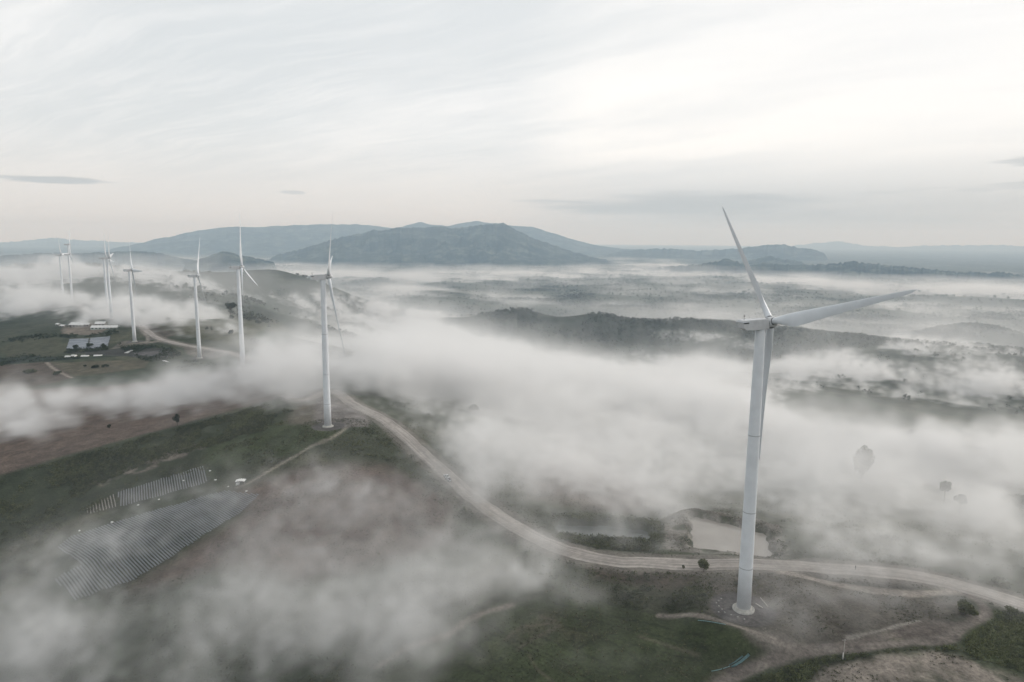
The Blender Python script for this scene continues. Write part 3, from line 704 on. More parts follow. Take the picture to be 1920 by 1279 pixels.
def turbine_proto():
    root = empty('wind_turbine')
    f = bm_obj('foundation', foundation_mesh(), CONC, root, True)
    t = bm_obj('tower', tower_mesh(), WHITE, root, True)
    for zj in (14.0, 32.0, 56.0):
        rj = 2.12 + (1.42 - 2.12) * (zj / (HUBZ - 1.75)) ** 1.1
        bm = bmesh.new(); lathe(bm, [(rj - 0.1, zj - 0.11), (rj + 0.055, zj - 0.10), (rj + 0.055, zj + 0.10), (rj - 0.1, zj + 0.11)], 64); bm_obj('section_joint', bm, JOINT, t)
    bm = bmesh.new(); box(bm, 2.02, 2.20, -0.55, 0.55, 1.3, 3.5); bmesh.ops.bevel(bm, geom=bm.edges[:], offset=0.04, segments=1)
    bm_obj('door', bm, GREY, t)
    n = bm_obj('nacelle', nacelle_mesh(), GREY, root)
    bm = bmesh.new(); box(bm, -6.55, -4.9, -1.66, -1.60, 0.42, 0.80); bm_obj('vent', bm, DARK, n)
    bm = bmesh.new(); box(bm, -6.55, -4.9, 1.60, 1.66, 0.42, 0.80); bm_obj('vent', bm, DARK, n)
    bm = bmesh.new(); box(bm, -6.95, -4.8, -1.80, -1.58, 0.80, 1.05); box(bm, -6.95, -4.8, 1.58, 1.80, 0.80, 1.05); box(bm, -6.98, -6.70, -1.8, 1.8, 0.80, 1.05)
    bm_obj('vent_hood', bm, WHITE, n)
    bm = bmesh.new(); tube(bm, [(-5.8, -0.5, 1.35), (-5.8, -0.5, 3.0)], 0.06); tube(bm, [(-5.8, -0.9, 2.5), (-5.8, -0.1, 2.5)], 0.045); tube(bm, [(-5.8, -0.9, 2.5), (-5.8, -0.9, 2.8)], 0.08)
    bm_obj('sensor_mast', bm, DARK, n)
    bm = bmesh.new(); lathe(bm, [(0.75, -0.4), (1.35, -0.35), (1.35, 0.45), (0.75, 0.5)], 32); bmesh.ops.rotate(bm, verts=bm.verts, cent=(0, 0, 0), matrix=Matrix.Rotation(PI / 2, 3, 'Y')); bmesh.ops.translate(bm, verts=bm.verts, vec=(1.9, 0, 0))
    bm_obj('shaft_collar', bm, DARK, n)
    h = bm_obj('hub', hub_mesh(), GREY, root, True)
    for k in range(3):
        b = bm_obj('blade', blade_mesh(), BLADEM, root, True) if k == 0 else bm_obj_copy(b, root)
        bm = bmesh.new(); lathe(bm, [(1.02, 1.05), (1.08, 1.1), (1.08, 1.55), (1.0, 1.6)], 32)
        bm_obj('blade_collar', bm, DARK, b)
    return root
def bm_obj_copy(o, parent):
    c = o.copy(); COL.objects.link(c); c.parent = parent; return c
def pose(root, yaw, ph):
    yaw, ph = R_(yaw), R_(ph)
    a = Vector((math.sin(yaw) * math.cos(TILT), math.cos(yaw) * math.cos(TILT), math.sin(TILT)))
    h = Vector((0, 0, 1)).cross(a).normalized(); v = a.cross(h); hub = Vector((0, 0, HUBZ)) + a * OV; k = 0
    nx = a; ny = Vector((0, 0, 1)).cross(a).normalized(); nz = nx.cross(ny)
    MN = Matrix(((nx.x, ny.x, nz.x, 0), (nx.y, ny.y, nz.y, 0), (nx.z, ny.z, nz.z, 0), (0, 0, 0, 1)))
    for c in root.children:
        n = c.name.split('.')[0]
        if n == 'nacelle': c.matrix_local = Matrix.Translation((0, 0, HUBZ)) @ MN
        elif n == 'hub': c.matrix_local = Matrix.Translation(hub) @ MN
        elif n == 'tower': c.rotation_euler = (0, 0, -yaw + PI)
        elif n == 'blade':
            t = ph + k * 2 * PI / 3; k += 1
            d0 = math.cos(t) * v + math.sin(t) * h; d = d0 * math.cos(CONE) + a * math.sin(CONE); aa = (a * math.cos(CONE) - d0 * math.sin(CONE)).normalized()
            mx = d.cross(aa); my = -aa
            c.matrix_local = Matrix(((mx.x, my.x, d.x, hub.x), (mx.y, my.y, d.y, hub.y), (mx.z, my.z, d.z, hub.z), (0, 0, 0, 1)))
TLAB = ['largest white wind turbine with one blade stretched out over the valley, ringed by stones',
        'white wind turbine on the grassy knoll beside the bend of the dusty road',
        'white wind turbine whose foot vanishes in the mist just behind the knoll',
        'white wind turbine standing beside the road with its nacelle seen end on',
        'white wind turbine at the road junction just right of the greenhouses',
        'white wind turbine behind the white roofed farm buildings, its upright blade dark against the sky',
        'white wind turbine half hidden behind the one with the dark upright blade',
        'white wind turbine in the mist, the nearer of the two lined up behind each other',
        'slender white wind turbine farthest left, rising from the mist with one blade upright',
        'farthest white wind turbine, its nacelle showing just above that of another turbine']
proto = turbine_proto()
for i, (t, (yw, ph)) in enumerate(zip(TURB, TROT)):
    o = proto if i == 0 else copy_tree(proto)
    o.location = t; pose(o, yw, ph)
    tag(o, TLAB[i], 'wind turbine', 'wind turbines along the ridge')

# ------------------------------------------------------------------ vegetation
def leaf_mat(name, a, b):
    mt, t, p = mat_new(name)
    gp = t.n('ShaderNodeNewGeometry').outputs['Position']
    n = t.noise(gp, 0.35, 6, 0.65); n2 = t.noise(gp, 0.03, 3, 0.5)
    c = t.mix(t.ramp(t.math('ADD', t.math('MULTIPLY', n, 0.6), t.math('MULTIPLY', n2, 0.4)), 0.38, 0.62), c4(*a), c4(*b))
    t.set(p.inputs['Base Color'], c); p.inputs['Roughness'].default_value = 0.85; p.inputs['Specular IOR Level'].default_value = 0.2
    return mt
SHRUBM = leaf_mat('shrub leaves', (0.022, 0.030, 0.013), (0.098, 0.108, 0.050))
GREENM = leaf_mat('bright leaves', (0.030, 0.040, 0.016), (0.105, 0.118, 0.050))
TREEM = leaf_mat('tree leaves', (0.016, 0.024, 0.013), (0.042, 0.054, 0.026))
FORM = leaf_mat('forest leaves', (0.024, 0.033, 0.023), (0.065, 0.074, 0.048))
BARK = simple('bark', (0.085, 0.07, 0.055), 0.95, 0.3, 3.0)

def leaves(cent, rad, K, size, seed, flat=0.7):
    """K leaf triangles inside each clump; returns vertices and faces"""
    g = np.random.default_rng(seed); n = len(cent)
    d = g.normal(size=(n, K, 3)); d /= np.linalg.norm(d, axis=2, keepdims=True)
    rr = g.uniform(0.35, 1.0, (n, K, 1)) ** 0.6
    P = cent[:, None, :] + d * rr * rad[:, None, :]
    a = g.normal(size=(n, K, 3)); a /= np.linalg.norm(a, axis=2, keepdims=True); a[..., 2] *= flat
    b = np.cross(a, g.normal(size=(n, K, 3))); b /= np.linalg.norm(b, axis=2, keepdims=True) + 1e-9
    s = np.asarray(size, float).reshape(-1, 1, 1) * g.uniform(0.6, 1.4, (n, K, 1))
    V = np.stack([P + a * s, P - a * s * 0.5 + b * s * 0.8, P - a * s * 0.5 - b * s * 0.8], 2).reshape(-1, 3)
    return V, np.arange(len(V)).reshape(-1, 3)

def scatter(polys, per, seed, keep=None):
    """random ground points inside areas outlined on the photograph; per = square metres per plant"""
    g = np.random.default_rng(seed); out = []
    for px in polys:
        P = Gs(px); lo = P[:, :2].min(0); hi = P[:, :2].max(0); n = int((hi - lo).prod() / per)
        q = g.uniform(lo, hi, (n, 2)); s = poly_sd(q[:, 0], q[:, 1], P); q = q[s < 0]
        out.append(q)
    q = np.concatenate(out)
    if keep is not None: q = q[keep(q[:, 0], q[:, 1], g)]
    return q
def clear(x, y, g):
    ok = seg_dist(x, y, ROAD)[0] > 7
    for L, w in ((TRACK, 3), (HPATH, 2), (CPATH, 1.5), (LOOP, 3)): ok &= seg_dist(x, y, L)[0] > w
    for t in TURB: ok &= np.hypot(x - t[0], y - t[1]) > 10.5
    for p in (pond_a, pond_b): ok &= poly_sd(x, y, p) > 1.5
    return ok
def clumpy(sc, seed, a, b, extra=0.0):
    def f(x, y, g): return clear(x, y, g) & (g.uniform(0, 1, x.shape) < sstep(a, b, fbm(x / sc, y / sc, seed, 4)) + extra)
    return f
def scrub(name, polys, per, r0, r1, seed, mat, label, keep, K=26, ls=0.32):
    q = scatter(polys, per, seed, keep); g = np.random.default_rng(seed + 1)
    R = g.uniform(r0, r1, len(q)) * np.where(g.uniform(size=len(q)) < 0.12, 1.6, 1.0)
    z = h_ground(q[:, 0], q[:, 1])
    cent = np.stack([q[:, 0], q[:, 1], z + R * 0.45], 1); rad = np.stack([R, R, R * 0.8], 1)
    V, F = leaves(cent, rad, K, ls * (R / r1) ** 0.5, seed + 2)
    o = mesh_np(name, V, F, False, mat); tag(o, label, None, None, 'stuff'); return o
scrub('scrub', [[(-60, 990), (0, 896), (150, 853), (330, 803), (500, 760), (580, 780), (520, 800), (400, 835), (250, 880), (170, 915), (120, 970), (0, 1010)]], 1.1, 0.6, 1.5, 5, SHRUBM, 'dense dark shrubs covering the slope', clumpy(16, 5, -0.35, 0.15))
scrub('scrub', [[(0, 1010), (120, 975), (250, 900), (330, 870), (400, 880), (220, 925), (130, 985), (60, 1040)], [(410, 840), (560, 800), (640, 815), (700, 800), (740, 830), (760, 870), (640, 850), (480, 880)]], 2.0, 0.4, 1.0, 6, SHRUBM, 'low shrubs and tall grass on the knoll', clumpy(12, 6, -0.2, 0.3))
scrub('scrub', [[(1375, 1287), (1450, 1258), (1530, 1236), (1620, 1217), (1780, 1212), (1800, 1222), (1640, 1228), (1540, 1248), (1500, 1290)], [(1800, 1190), (1865, 1150), (1930, 1140), (2000, 1280), (1910, 1262), (1820, 1235)]], 0.45, 0.35, 0.95, 7, GREENM, 'leafy green scrub along the bare soil patch', clumpy(8, 7, -0.9, -0.2), 30, 0.22)
scrub('scrub', [[(1035, 975), (1090, 962), (1240, 985), (1245, 1012), (1220, 1036), (1120, 1032), (1050, 1012)]], 1.0, 0.5, 1.2, 8, SHRUBM, 'scrub crowding round the grey green pond', clumpy(10, 8, -0.6, 0.0))
scrub('scrub', [[(1040, 1090), (1200, 1098), (1335, 1092), (1338, 1150), (1250, 1152), (1100, 1122)], [(1240, 1150), (1330, 1160), (1420, 1196), (1440, 1222), (1380, 1192)]], 1.0, 0.3, 0.9, 9, SHRUBM, 'rough brush beside the green crop', clumpy(9, 9, -0.25, 0.25), 26, 0.25)
scrub('scrub', [[(900, 1000), (1040, 1050), (1250, 1070), (1300, 1068), (1300, 1090), (1050, 1090), (900, 1060), (800, 1000)], [(700, 800), (780, 860), (900, 960), (860, 980), (760, 890)], [(1420, 1045), (1900, 1090), (1920, 1040), (1700, 980), (1480, 960)], [(720, 760), (860, 880), (1000, 985), (1050, 970), (900, 840), (780, 740)]], 7, 0.4, 1.1, 10, SHRUBM, 'scattered low bushes on the grassy verges', clumpy(20, 10, -0.1, 0.4))
scrub('scrub', [[(0, 672), (60, 667), (120, 672), (230, 668), (60, 680), (0, 688)], [(100, 628), (190, 624), (215, 618), (222, 624), (200, 631), (125, 634)], [(124, 656), (165, 654), (200, 651), (206, 655), (160, 662), (120, 662)], [(0, 640), (40, 632), (105, 625), (108, 630), (50, 640), (0, 650)], [(220, 646), (320, 650), (440, 690), (330, 690), (240, 664)]], 7, 0.8, 2.2, 11, TREEM, 'hedgerows and bushes between the far fields', clumpy(30, 11, -0.2, 0.3), 26, 0.6)

def tufts():
    g = np.random.default_rng(55); n = 90000; a = g.uniform(R_(-42), R_(42), n); r = np.sqrt(g.uniform(125 ** 2, 430 ** 2, n)); x = r * np.sin(a); y = r * np.cos(a)
    f = fbm(x / 18, y / 18, 51, 5); k = (g.uniform(size=n) < sstep(-0.35, 0.45, f)); x, y = x[k], y[k]
    ok = clear(x, y, g)
    for px in ([(170, 905), (260, 868), (330, 842), (390, 825), (400, 832), (250, 890)], [(106, 1026), (130, 1006), (290, 957), (422, 920), (489, 929), (454, 962), (310, 1052), (243, 1090), (141, 1126), (100, 1087)], [(220, 922), (383, 873), (388, 907), (225, 951)], [(1300, 1330), (1357, 1279), (1452, 1230), (1600, 1195), (1720, 1168), (1838, 1150), (1764, 1206), (1500, 1260), (1400, 1300)], [(-100, 893), (150, 850), (330, 800), (500, 757), (450, 700), (-100, 735)]):
        ok &= poly_sd(x, y, Gs(px)) > 0
    x, y = x[ok], y[ok]; R = g.uniform(0.18, 0.5, len(x)); z = h_ground(x, y)
    V, F = leaves(np.stack([x, y, z + R * 0.35], 1), np.stack([R, R, R * 0.7], 1), 9, R * 0.5, 56)
    o = mesh_np('grass', V, F, False, TUFTM); tag(o, 'tussocks of dull green grass over the near slopes', None, None, 'stuff')
TUFTM = leaf_mat('tussock', (0.030, 0.036, 0.018), (0.095, 0.092, 0.052))
tufts()

RUBM = leaf_mat('rubble', (0.13, 0.118, 0.10), (0.30, 0.275, 0.24))
scrub('rubble', [[(1240, 990), (1250, 966), (1300, 956), (1390, 963), (1462, 986), (1474, 1030), (1442, 1042), (1435, 1002), (1389, 990), (1300, 980), (1296, 1018), (1250, 1024)]], 0.8, 0.15, 0.5, 31, RUBM, 'earth and rubble heaped round the muddy pond', clumpy(7, 31, -0.4, 0.2), 16, 0.2)
scrub('rubble', [[(1310, 1075), (1480, 1068), (1640, 1110), (1800, 1120), (1840, 1150), (1700, 1200), (1500, 1225), (1400, 1195), (1330, 1160)]], 3.0, 0.06, 0.18, 32, RUBM, 'loose stones strewn over the bare ground by the largest turbine', clumpy(7, 32, -0.3, 0.3), 8, 0.1)

# wooded hills beyond the ridge
def hill_wood():
    g = np.random.default_rng(77); n = 46000
    a = g.uniform(R_(-36), R_(38), n); r = np.sqrt(g.uniform(1150 ** 2, 3300 ** 2, n)); x = r * np.sin(a); y = r * np.cos(a)
    z = h_ground(x, y); f = fbm(x / 160, y / 160, 91, 5)
    right = sstep(-0.14, -0.02, np.arctan2(x, y))
    k = (g.uniform(size=n) < sstep(0.10, 0.45, f + 0.42 * right * sstep(-235, -190, z))) & (z < 15) & (seg_dist(x, y, ROAD)[0] > 200) & ((np.arctan2(x, y) < 0.22) | (r > 1750) | (g.uniform(size=n) < 0.06))
    x, y, z = x[k], y[k], z[k]; R = g.uniform(2.5, 5.5, len(x))
    cent = np.stack([x, y, z + R * 0.9], 1); rad = np.stack([R, R, R * 1.0], 1)
    V, F = leaves(cent, rad, 14, R * 0.55, 78); o = mesh_np('forest', V, F, False, FORM); tag(o, 'woodland on the misty hills beyond the ridge', None, None, 'stuff')
hill_wood()

def valley_wood():
    g = np.random.default_rng(177); n = 150000
    a = g.uniform(R_(-30), R_(40), n); r = np.exp(g.uniform(math.log(2500), math.log(9500), n)); x = r * np.sin(a); y = r * np.cos(a)
    f = fbm(x / 330, y / 200, 191, 6); z = h_ground(x, y)
    k = (g.uniform(size=n) < 0.03 + 0.75 * sstep(0.12, 0.45, f)) & (z < -120); x, y, z, r = x[k], y[k], z[k], r[k]; R = g.uniform(4.0, 8.0, len(x)) * (r / 4000) ** 0.5
    cent = np.stack([x, y, z + R * 0.8], 1); rad = np.stack([R * 1.1, R * 1.1, R * 0.9], 1)
    V, F = leaves(cent, rad, 9, R * 0.7, 178); o = mesh_np('forest', V, F, False, FORM); tag(o, 'scattered tree clumps across the misty valley plain', None, None, 'stuff')
valley_wood()

def tree(name, px, py, hpx, wpx, label, cat='tree', group=None, crown0=0.45, lobes=9, seed=0, mat=None, K=170):
    """px, py: foot of the plant in the photograph; hpx, wpx its height and width there"""
    g = np.random.default_rng(seed * 31 + 5); p = G(px, py); z0 = hz(p[0], p[1])
    dist = math.sqrt(p[0] ** 2 + p[1] ** 2 + (CAMZ - z0) ** 2); H = hpx * dist / FPX / max(0.6, math.hypot(p[0], p[1]) / dist); Wd = wpx * dist / FPX
    root = empty(name, (p[0], p[1], z0))
    bm = bmesh.new(); lean = g.uniform(-0.04, 0.04, 2) * H
    r0 = max(0.10, H * 0.026); ch = H * crown0
    tube(bm, [(0, 0, -0.4), (lean[0] * .3, lean[1] * .3, ch * 0.5), (lean[0] * .7, lean[1] * .7, ch * 1.1), (lean[0], lean[1], H * 0.85)], [r0, r0 * .8, r0 * .6, r0 * .2], 8)
    cs = []
    for i in range(lobes):
        e = g.normal(size=3); e *= g.uniform(0.2, 1.0) ** 0.5 / np.linalg.norm(e); zz = ch + (H - ch) * (0.46 + 0.33 * e[2])
        c = np.array([lean[0] + e[0] * Wd * 0.34, lean[1] + e[1] * Wd * 0.34, zz]); cs.append(c)
        if crown0 > 0.2: tube(bm, [(lean[0] * .7, lean[1] * .7, ch * 0.92), (c[0] * .6 + lean[0] * .3, c[1] * .6 + lean[1] * .3, (ch + zz) / 2), tuple(c)], [r0 * .42, r0 * .28, r0 * .1], 6)
    bm_obj('trunk', bm, BARK, root, True)
    cs = np.array(cs); rad = np.stack([np.full(lobes, Wd * (0.24 if lobes < 12 else 0.17)), np.full(lobes, Wd * (0.24 if lobes < 12 else 0.17)), np.full(lobes, max((H - ch) * 0.24, Wd * 0.13))], 1) * g.uniform(0.7, 1.25, (lobes, 1))
    V, F = leaves(cs, rad, K, max(0.16, Wd * 0.055), seed + 3)
    mesh_np('crown', V, F, False, mat or TREEM, root)
    tag(root, label, cat, group); return root
tree('tree', 1770, 946, 37, 20, 'tall thin umbrella crowned tree in the mist, left of a pair', 'tree', 'pair of thin trees in the mist', 0.55, 15, 1)
tree('tree', 1798, 964, 33, 19, 'tall thin umbrella crowned tree in the mist, right of a pair', 'tree', 'pair of thin trees in the mist', 0.5, 15, 2)
tree('tree', 1614, 906, 60, 36, 'big rounded tree almost lost inside the white mist', 'tree', None, 0.22, 22, 3)
tree('tree', 1912, 962, 30, 30, 'round tree in thin mist at the right edge of the photo', 'tree', None, 0.25, 9, 4)
tree('tree', 1891, 950, 18, 18, 'small faint tree left of the round tree at the right edge', 'tree', None, 0.3, 7, 5)
tree('tree', 1702, 822, 16, 18, 'faint dark treetop showing through the thickest mist on the right', 'tree', None, 0.2, 7, 6)
tree('bush', 1320, 1069, 21, 24, 'leafy roadside bush just left of the largest turbine tower', 'bush', None, 0.12, 9, 7, SHRUBM)
tree('sapling', 1281, 1066, 8, 8, 'tiny sapling on the road edge left of the roadside bush', 'sapling', None, 0.3, 5, 8, SHRUBM, 60)
tree('bush', 1808, 1154, 19, 38, 'wide bush between the dirt track and the dusty road', 'bush', None, 0.1, 12, 9, SHRUBM)
tree('bush', 1896, 1150, 10, 18, 'twiggy bush at the road edge on the far right', 'bush', None, 0.15, 7, 10, GREENM)
tree('bush', 1876, 1096, 8, 30, 'low dark bush beyond the road near the right edge', 'bush', None, 0.1, 9, 11, SHRUBM)
tree('tree', 890, 778, 20, 22, 'blurred dark tree inside the mist right of the road bend', 'tree', None, 0.2, 8, 12)
tree('tree', 432, 597, 29, 19, 'tall spreading tree on the hillside behind the third turbine', 'tree', None, 0.5, 9, 13)
tree('bush', 433, 600, 9, 12, 'bush at the foot of the tall spreading tree', 'bush', None, 0.12, 6, 14, TREEM)
tree('tree', 494, 609, 13, 9, 'slim tree standing right of a round bush on the hill rim', 'tree', None, 0.3, 6, 15)
tree('bush', 484, 609, 7, 13, 'round bush left of the slim tree on the hill rim', 'bush', None, 0.12, 6, 16, TREEM)
tree('bush', 505, 615, 6, 8, 'small bush below the slim tree on the hill rim', 'bush', None, 0.12, 5, 17, TREEM)
tree('bush', 433, 629, 10, 10, 'dark bush just left of the third turbine tower', 'bush', None, 0.12, 6, 18, TREEM)
tree('bush', 479, 643, 9, 18, 'wide bush on the green field right of the third turbine', 'bush', None, 0.12, 7, 19, TREEM)
tree('tree', 333, 798, 22, 13, 'lone slender tree on the rim of the brown field', 'tree', None, 0.3, 7, 20)
tree('tree', 205, 804, 9, 7, 'small lone tree in mist left of the slender tree', 'tree', None, 0.3, 5, 21)
tree('bush', 316, 603, 8, 10, 'bush on the grassy hill above the grey field', 'bush', None, 0.12, 6, 22, TREEM)
tree('bush', 388, 621, 9, 6, 'upright bush left of its twin beside the fourth turbine', 'bush', None, 0.12, 5, 23, TREEM)
tree('bush', 396, 621, 9, 6, 'upright bush right of its twin beside the fourth turbine', 'bush', None, 0.12, 5, 24, TREEM)
tree('bush', 159, 690, 6, 7, 'small dark bush alone on the olive field', 'bush', None, 0.12, 5, 25, TREEM)
tree('bush', 178, 691, 5, 13, 'flat dark bush in the middle of the olive field', 'bush', None, 0.1, 6, 26, TREEM)
tree('bush', 197, 690, 5, 11, 'flat dark bush at the right of the olive field', 'bush', None, 0.1, 6, 27, TREEM)
tree('bush', 56, 699, 6, 18, 'leafy bush patch alone on the brown field', 'bush', None, 0.1, 6, 28, SHRUBM)
tree('bush', 108, 702, 5, 14, 'bush beside the pale farm path', 'bush', None, 0.1, 6, 29, SHRUBM)
tree('bush', 142, 656, 9, 9, 'bush in front of the left half of the grey covered field', 'bush', None, 0.12, 6, 30, TREEM)
tree('bush', 168, 652, 8, 14, 'bush in front of the middle of the grey covered field', 'bush', None, 0.12, 6, 31, TREEM)
tree('bush', 195, 652, 9, 10, 'bush in front of the right end of the grey covered field', 'bush', None, 0.12, 6, 32, TREEM)

# ------------------------------------------------------------------ fields under plastic film
def film_field(px, a, b, pitch, wid, col, label, lift=0.12, hgt=0.28):
    P = Gs(px); A = G(*a)[:2]; B = G(*b)[:2]; d = (B - A) / np.linalg.norm(B - A); nrm = np.array([-d[1], d[0]])
    Q = P[:, :2]; s = Q @ nrm; V = []; F = []; k = 0; c = s.min() + pitch * 0.5; row = 0
    while c < s.max():
        ts = []
        for i in range(len(Q)):
            p, q = Q[i], Q[(i + 1) % len(Q)]; sp, sq = p @ nrm, q @ nrm
            if (sp - c) * (sq - c) < 0: u = (c - sp) / (sq - sp); ts.append((p + (q - p) * u) @ d)
        ts.sort()
        for t0, t1 in zip(ts[::2], ts[1::2]):
            t0 += rng.uniform(0, 1.2); t1 -= rng.uniform(0, 1.2)
            if t1 - t0 < 2: continue
            n = max(3, int((t1 - t0) / 2.5)); t = np.linspace(t0, t1, n)
            wob = 0.10 * fbm(t / 6, t * 0 + row, 3, 2)
            cx = d[0] * t + nrm[0] * (c + wob); cy = d[1] * t + nrm[1] * (c + wob); gz = h_ground(cx, cy)
            prof = [(-.5, -0.1), (-.42, hgt * .7), (-.2, hgt), (.2, hgt), (.42, hgt * .7), (.5, -0.1)]
            for o_, z_ in prof: V += list(np.stack([cx + nrm[0] * o_ * wid, cy + nrm[1] * o_ * wid, gz + lift + z_], 1))
            for j in range(5):
                for i in range(n - 1): F.append((k + j * n + i, k + j * n + i + 1, k + (j + 1) * n + i + 1, k + (j + 1) * n + i))
            k += 6 * n
        c += pitch; row += 1
    mt, t, p = mat_new('plastic film'); gp = t.n('ShaderNodeNewGeometry').outputs['Position']; n_ = t.noise(gp, 0.10, 5, 0.6)
    t.set(p.inputs['Base Color'], t.mix(t.ramp(n_, 0.3, 0.7), c4(*[v * 0.72 for v in col]), c4(*[v * 1.12 for v in col]))); p.inputs['Roughness'].default_value = 0.38
    o = mesh_np('field', V, F, False, mt); tag(o, label, None, None, 'structure'); return o
film_field([(106, 1026), (130, 1006), (290, 957), (422, 920), (489, 929), (454, 962), (310, 1052), (243, 1090), (141, 1126), (100, 1087), (151, 1059)], (108, 1028), (151, 1059), 1.15, 0.62, (0.12, 0.132, 0.147), 'crop rows under grey plastic film in the mist')
film_field([(220, 922), (383, 873), (388, 907), (310, 928), (225, 951)], (300, 898), (304, 932), 1.25, 0.62, (0.105, 0.111, 0.12), 'short crop rows under white plastic film below the scrub')
film_field([(155, 958), (216, 924), (222, 950), (170, 966)], (190, 940), (194, 962), 1.4, 0.5, (0.19, 0.165, 0.145), 'bare crop rows left of the white film rows', 0.05, 0.2)
film_field([(124, 655), (129, 636), (168, 634), (166, 645), (161, 655)], (126, 648), (163, 645), 2.3, 1.9, (0.20, 0.225, 0.26), 'left half of a flat grey covered field')
film_field([(162, 655), (167, 646), (169, 634), (208, 631), (203, 648), (196, 651)], (170, 640), (204, 637), 2.3, 1.9, (0.215, 0.235, 0.265), 'right half of a flat grey covered field')

# ------------------------------------------------------------------ farm buildings
ROOFM = simple('white sheet roof', (0.60, 0.60, 0.59), 0.5, 0.10, 0.3)
WALLM = simple('pale plaster wall', (0.36, 0.335, 0.31), 0.9, 0.15, 0.4)
OPENM = simple('dark opening', (0.05, 0.048, 0.045), 0.9)
FILMG = simple('greenhouse film', (0.52, 0.58, 0.55), 0.35, 0.10, 0.2)
CLOTH = simple('white cloth', (0.66, 0.66, 0.65), 0.8, 0.08, 0.5)
POLEM = simple('weathered pole', (0.30, 0.285, 0.265), 0.9, 0.2, 2.0)
def site(px0, px1):
    """a frame on the ground between two photographed points: origin at the middle, x along the line"""
    a, b = G(*px0), G(*px1); c = (a + b) / 2; L = math.hypot(b[0] - a[0], b[1] - a[1]); rz = math.atan2(b[1] - a[1], b[0] - a[0])
    return (c[0], c[1], min(hz(a[0], a[1]), hz(b[0], b[1]), hz(c[0], c[1]))), L, rz
def gable(bm, x0, x1, y0, y1, z0, ridge, over=0.5, th=0.18):
    ym = (y0 + y1) / 2
    for s in (-1, 1):
        ye = y0 - over if s < 0 else y1 + over; ze = z0 - (ridge - z0) * over / ((y1 - y0) / 2)
        v = [(x0 - over, ye, ze), (x1 + over, ye, ze), (x1 + over, ym, ridge), (x0 - over, ym, ridge)]
        lo = [bm.verts.new(p) for p in v]; hi = [bm.verts.new((p[0], p[1], p[2] + th)) for p in v]
        bm.faces.new(lo); bm.faces.new(hi[::-1])
        for i in range(4): bm.faces.new((lo[i], hi[i], hi[(i + 1) % 4], lo[(i + 1) % 4]))
def barn(name, p0, p1, depth, wall, ridge, label, nopen, roof=ROOFM, wallm=WALLM, cat='building', door=True):
    loc, L, rz = site(p0, p1); root = empty(name, loc, rz)
    bm = bmesh.new(); box(bm, -L / 2, L / 2, 0, depth, -1.2, wall)
    for sx in (-1, 1):
        v = [bm.verts.new((sx * L / 2, 0, wall)), bm.verts.new((sx * L / 2, depth, wall)), bm.verts.new((sx * L / 2, depth / 2, ridge - 0.05))]; bm.faces.new(v)
    bm_obj('wall', bm, wallm, root)
    bm = bmesh.new(); gable(bm, -L / 2, L / 2, 0, depth, wall + 0.02, ridge); bm_obj('roof', bm, roof, root)
    for i in range(nopen):
        x = -L / 2 + L * (i + 0.5) / nopen; w = L / nopen * 0.28
        bm = bmesh.new(); box(bm, x - w, x + w, -0.06, 0.06, 0.1 if i % 2 == 0 and door else 0.9, wall * 0.8); bm_obj('door' if i % 2 == 0 and door else 'window', bm, OPENM, root)
    tag(root, label, cat); return root
barn('farm_building', (129, 613), (160, 611.5), 11, 3.6, 6.2, 'long farm building with a white roof and open front facing the yard', 5)
barn('annex', (157, 612), (166, 611.5), 7, 3.0, 4.2, 'low annex at the right end of the long farm building', 2)
barn('greenhouse', (170, 617.5), (219, 615), 9, 2.8, 5.2, 'long pale green greenhouse with a white roof right of the farm building', 7, ROOFM, FILMG, 'greenhouse', False)
barn('packing_shed', (178, 612.5), (196, 611.5), 8, 4.2, 6.8, 'white roofed packing shed rising behind the long greenhouse', 3)
barn('hut', (112, 613.5), (120, 613), 5, 2.4, 3.6, 'small pale hut left of the long farm building', 2)
barn('hut', (104, 610), (109, 609.7), 5, 2.4, 3.6, 'tiny white roofed hut farthest left beside the farm yard', 1)
def tunnel(p0, p1, rad, label):
    loc, L, rz = site(p0, p1); root = empty('tunnel_greenhouse', loc, rz); bm = bmesh.new(); n = 12; m_ = max(3, int(L / 3))
    rows = [[bm.verts.new((-L / 2 + L * i / m_, rad + rad * math.cos(PI * k / n), -0.3 + (rad * 0.95 + 0.12 * (i % 2)) * math.sin(PI * k / n))) for k in range(n + 1)] for i in range(m_ + 1)]
    for a, b in zip(rows[:-1], rows[1:]):
        for k in range(n): bm.faces.new((a[k], a[k + 1], b[k + 1], b[k]))
    bm.faces.new(rows[0]); bm.faces.new(rows[-1][::-1]); bm_obj('cover', bm, CLOTH, root)
    bm = bmesh.new(); box(bm, -L / 2 - 0.08, -L / 2 + 0.02, rad - 0.7, rad + 0.7, -0.2, 1.7); bm_obj('door', bm, OPENM, root)
    tag(root, label, 'greenhouse', 'white tunnels below the grey covered field')
tunnel((121, 671), (131, 670.5), 2.0, 'low white tunnel greenhouse, leftmost below the grey covered field')
tunnel((132, 670.5), (140, 670.2), 2.6, 'tall white tunnel greenhouse next to the leftmost one')
tunnel((151, 670), (164, 669.5), 2.0, 'white tunnel greenhouse in the middle below the grey covered field')
tunnel((175, 669), (190, 668), 1.8, 'white tunnel greenhouse, rightmost below the grey covered field')
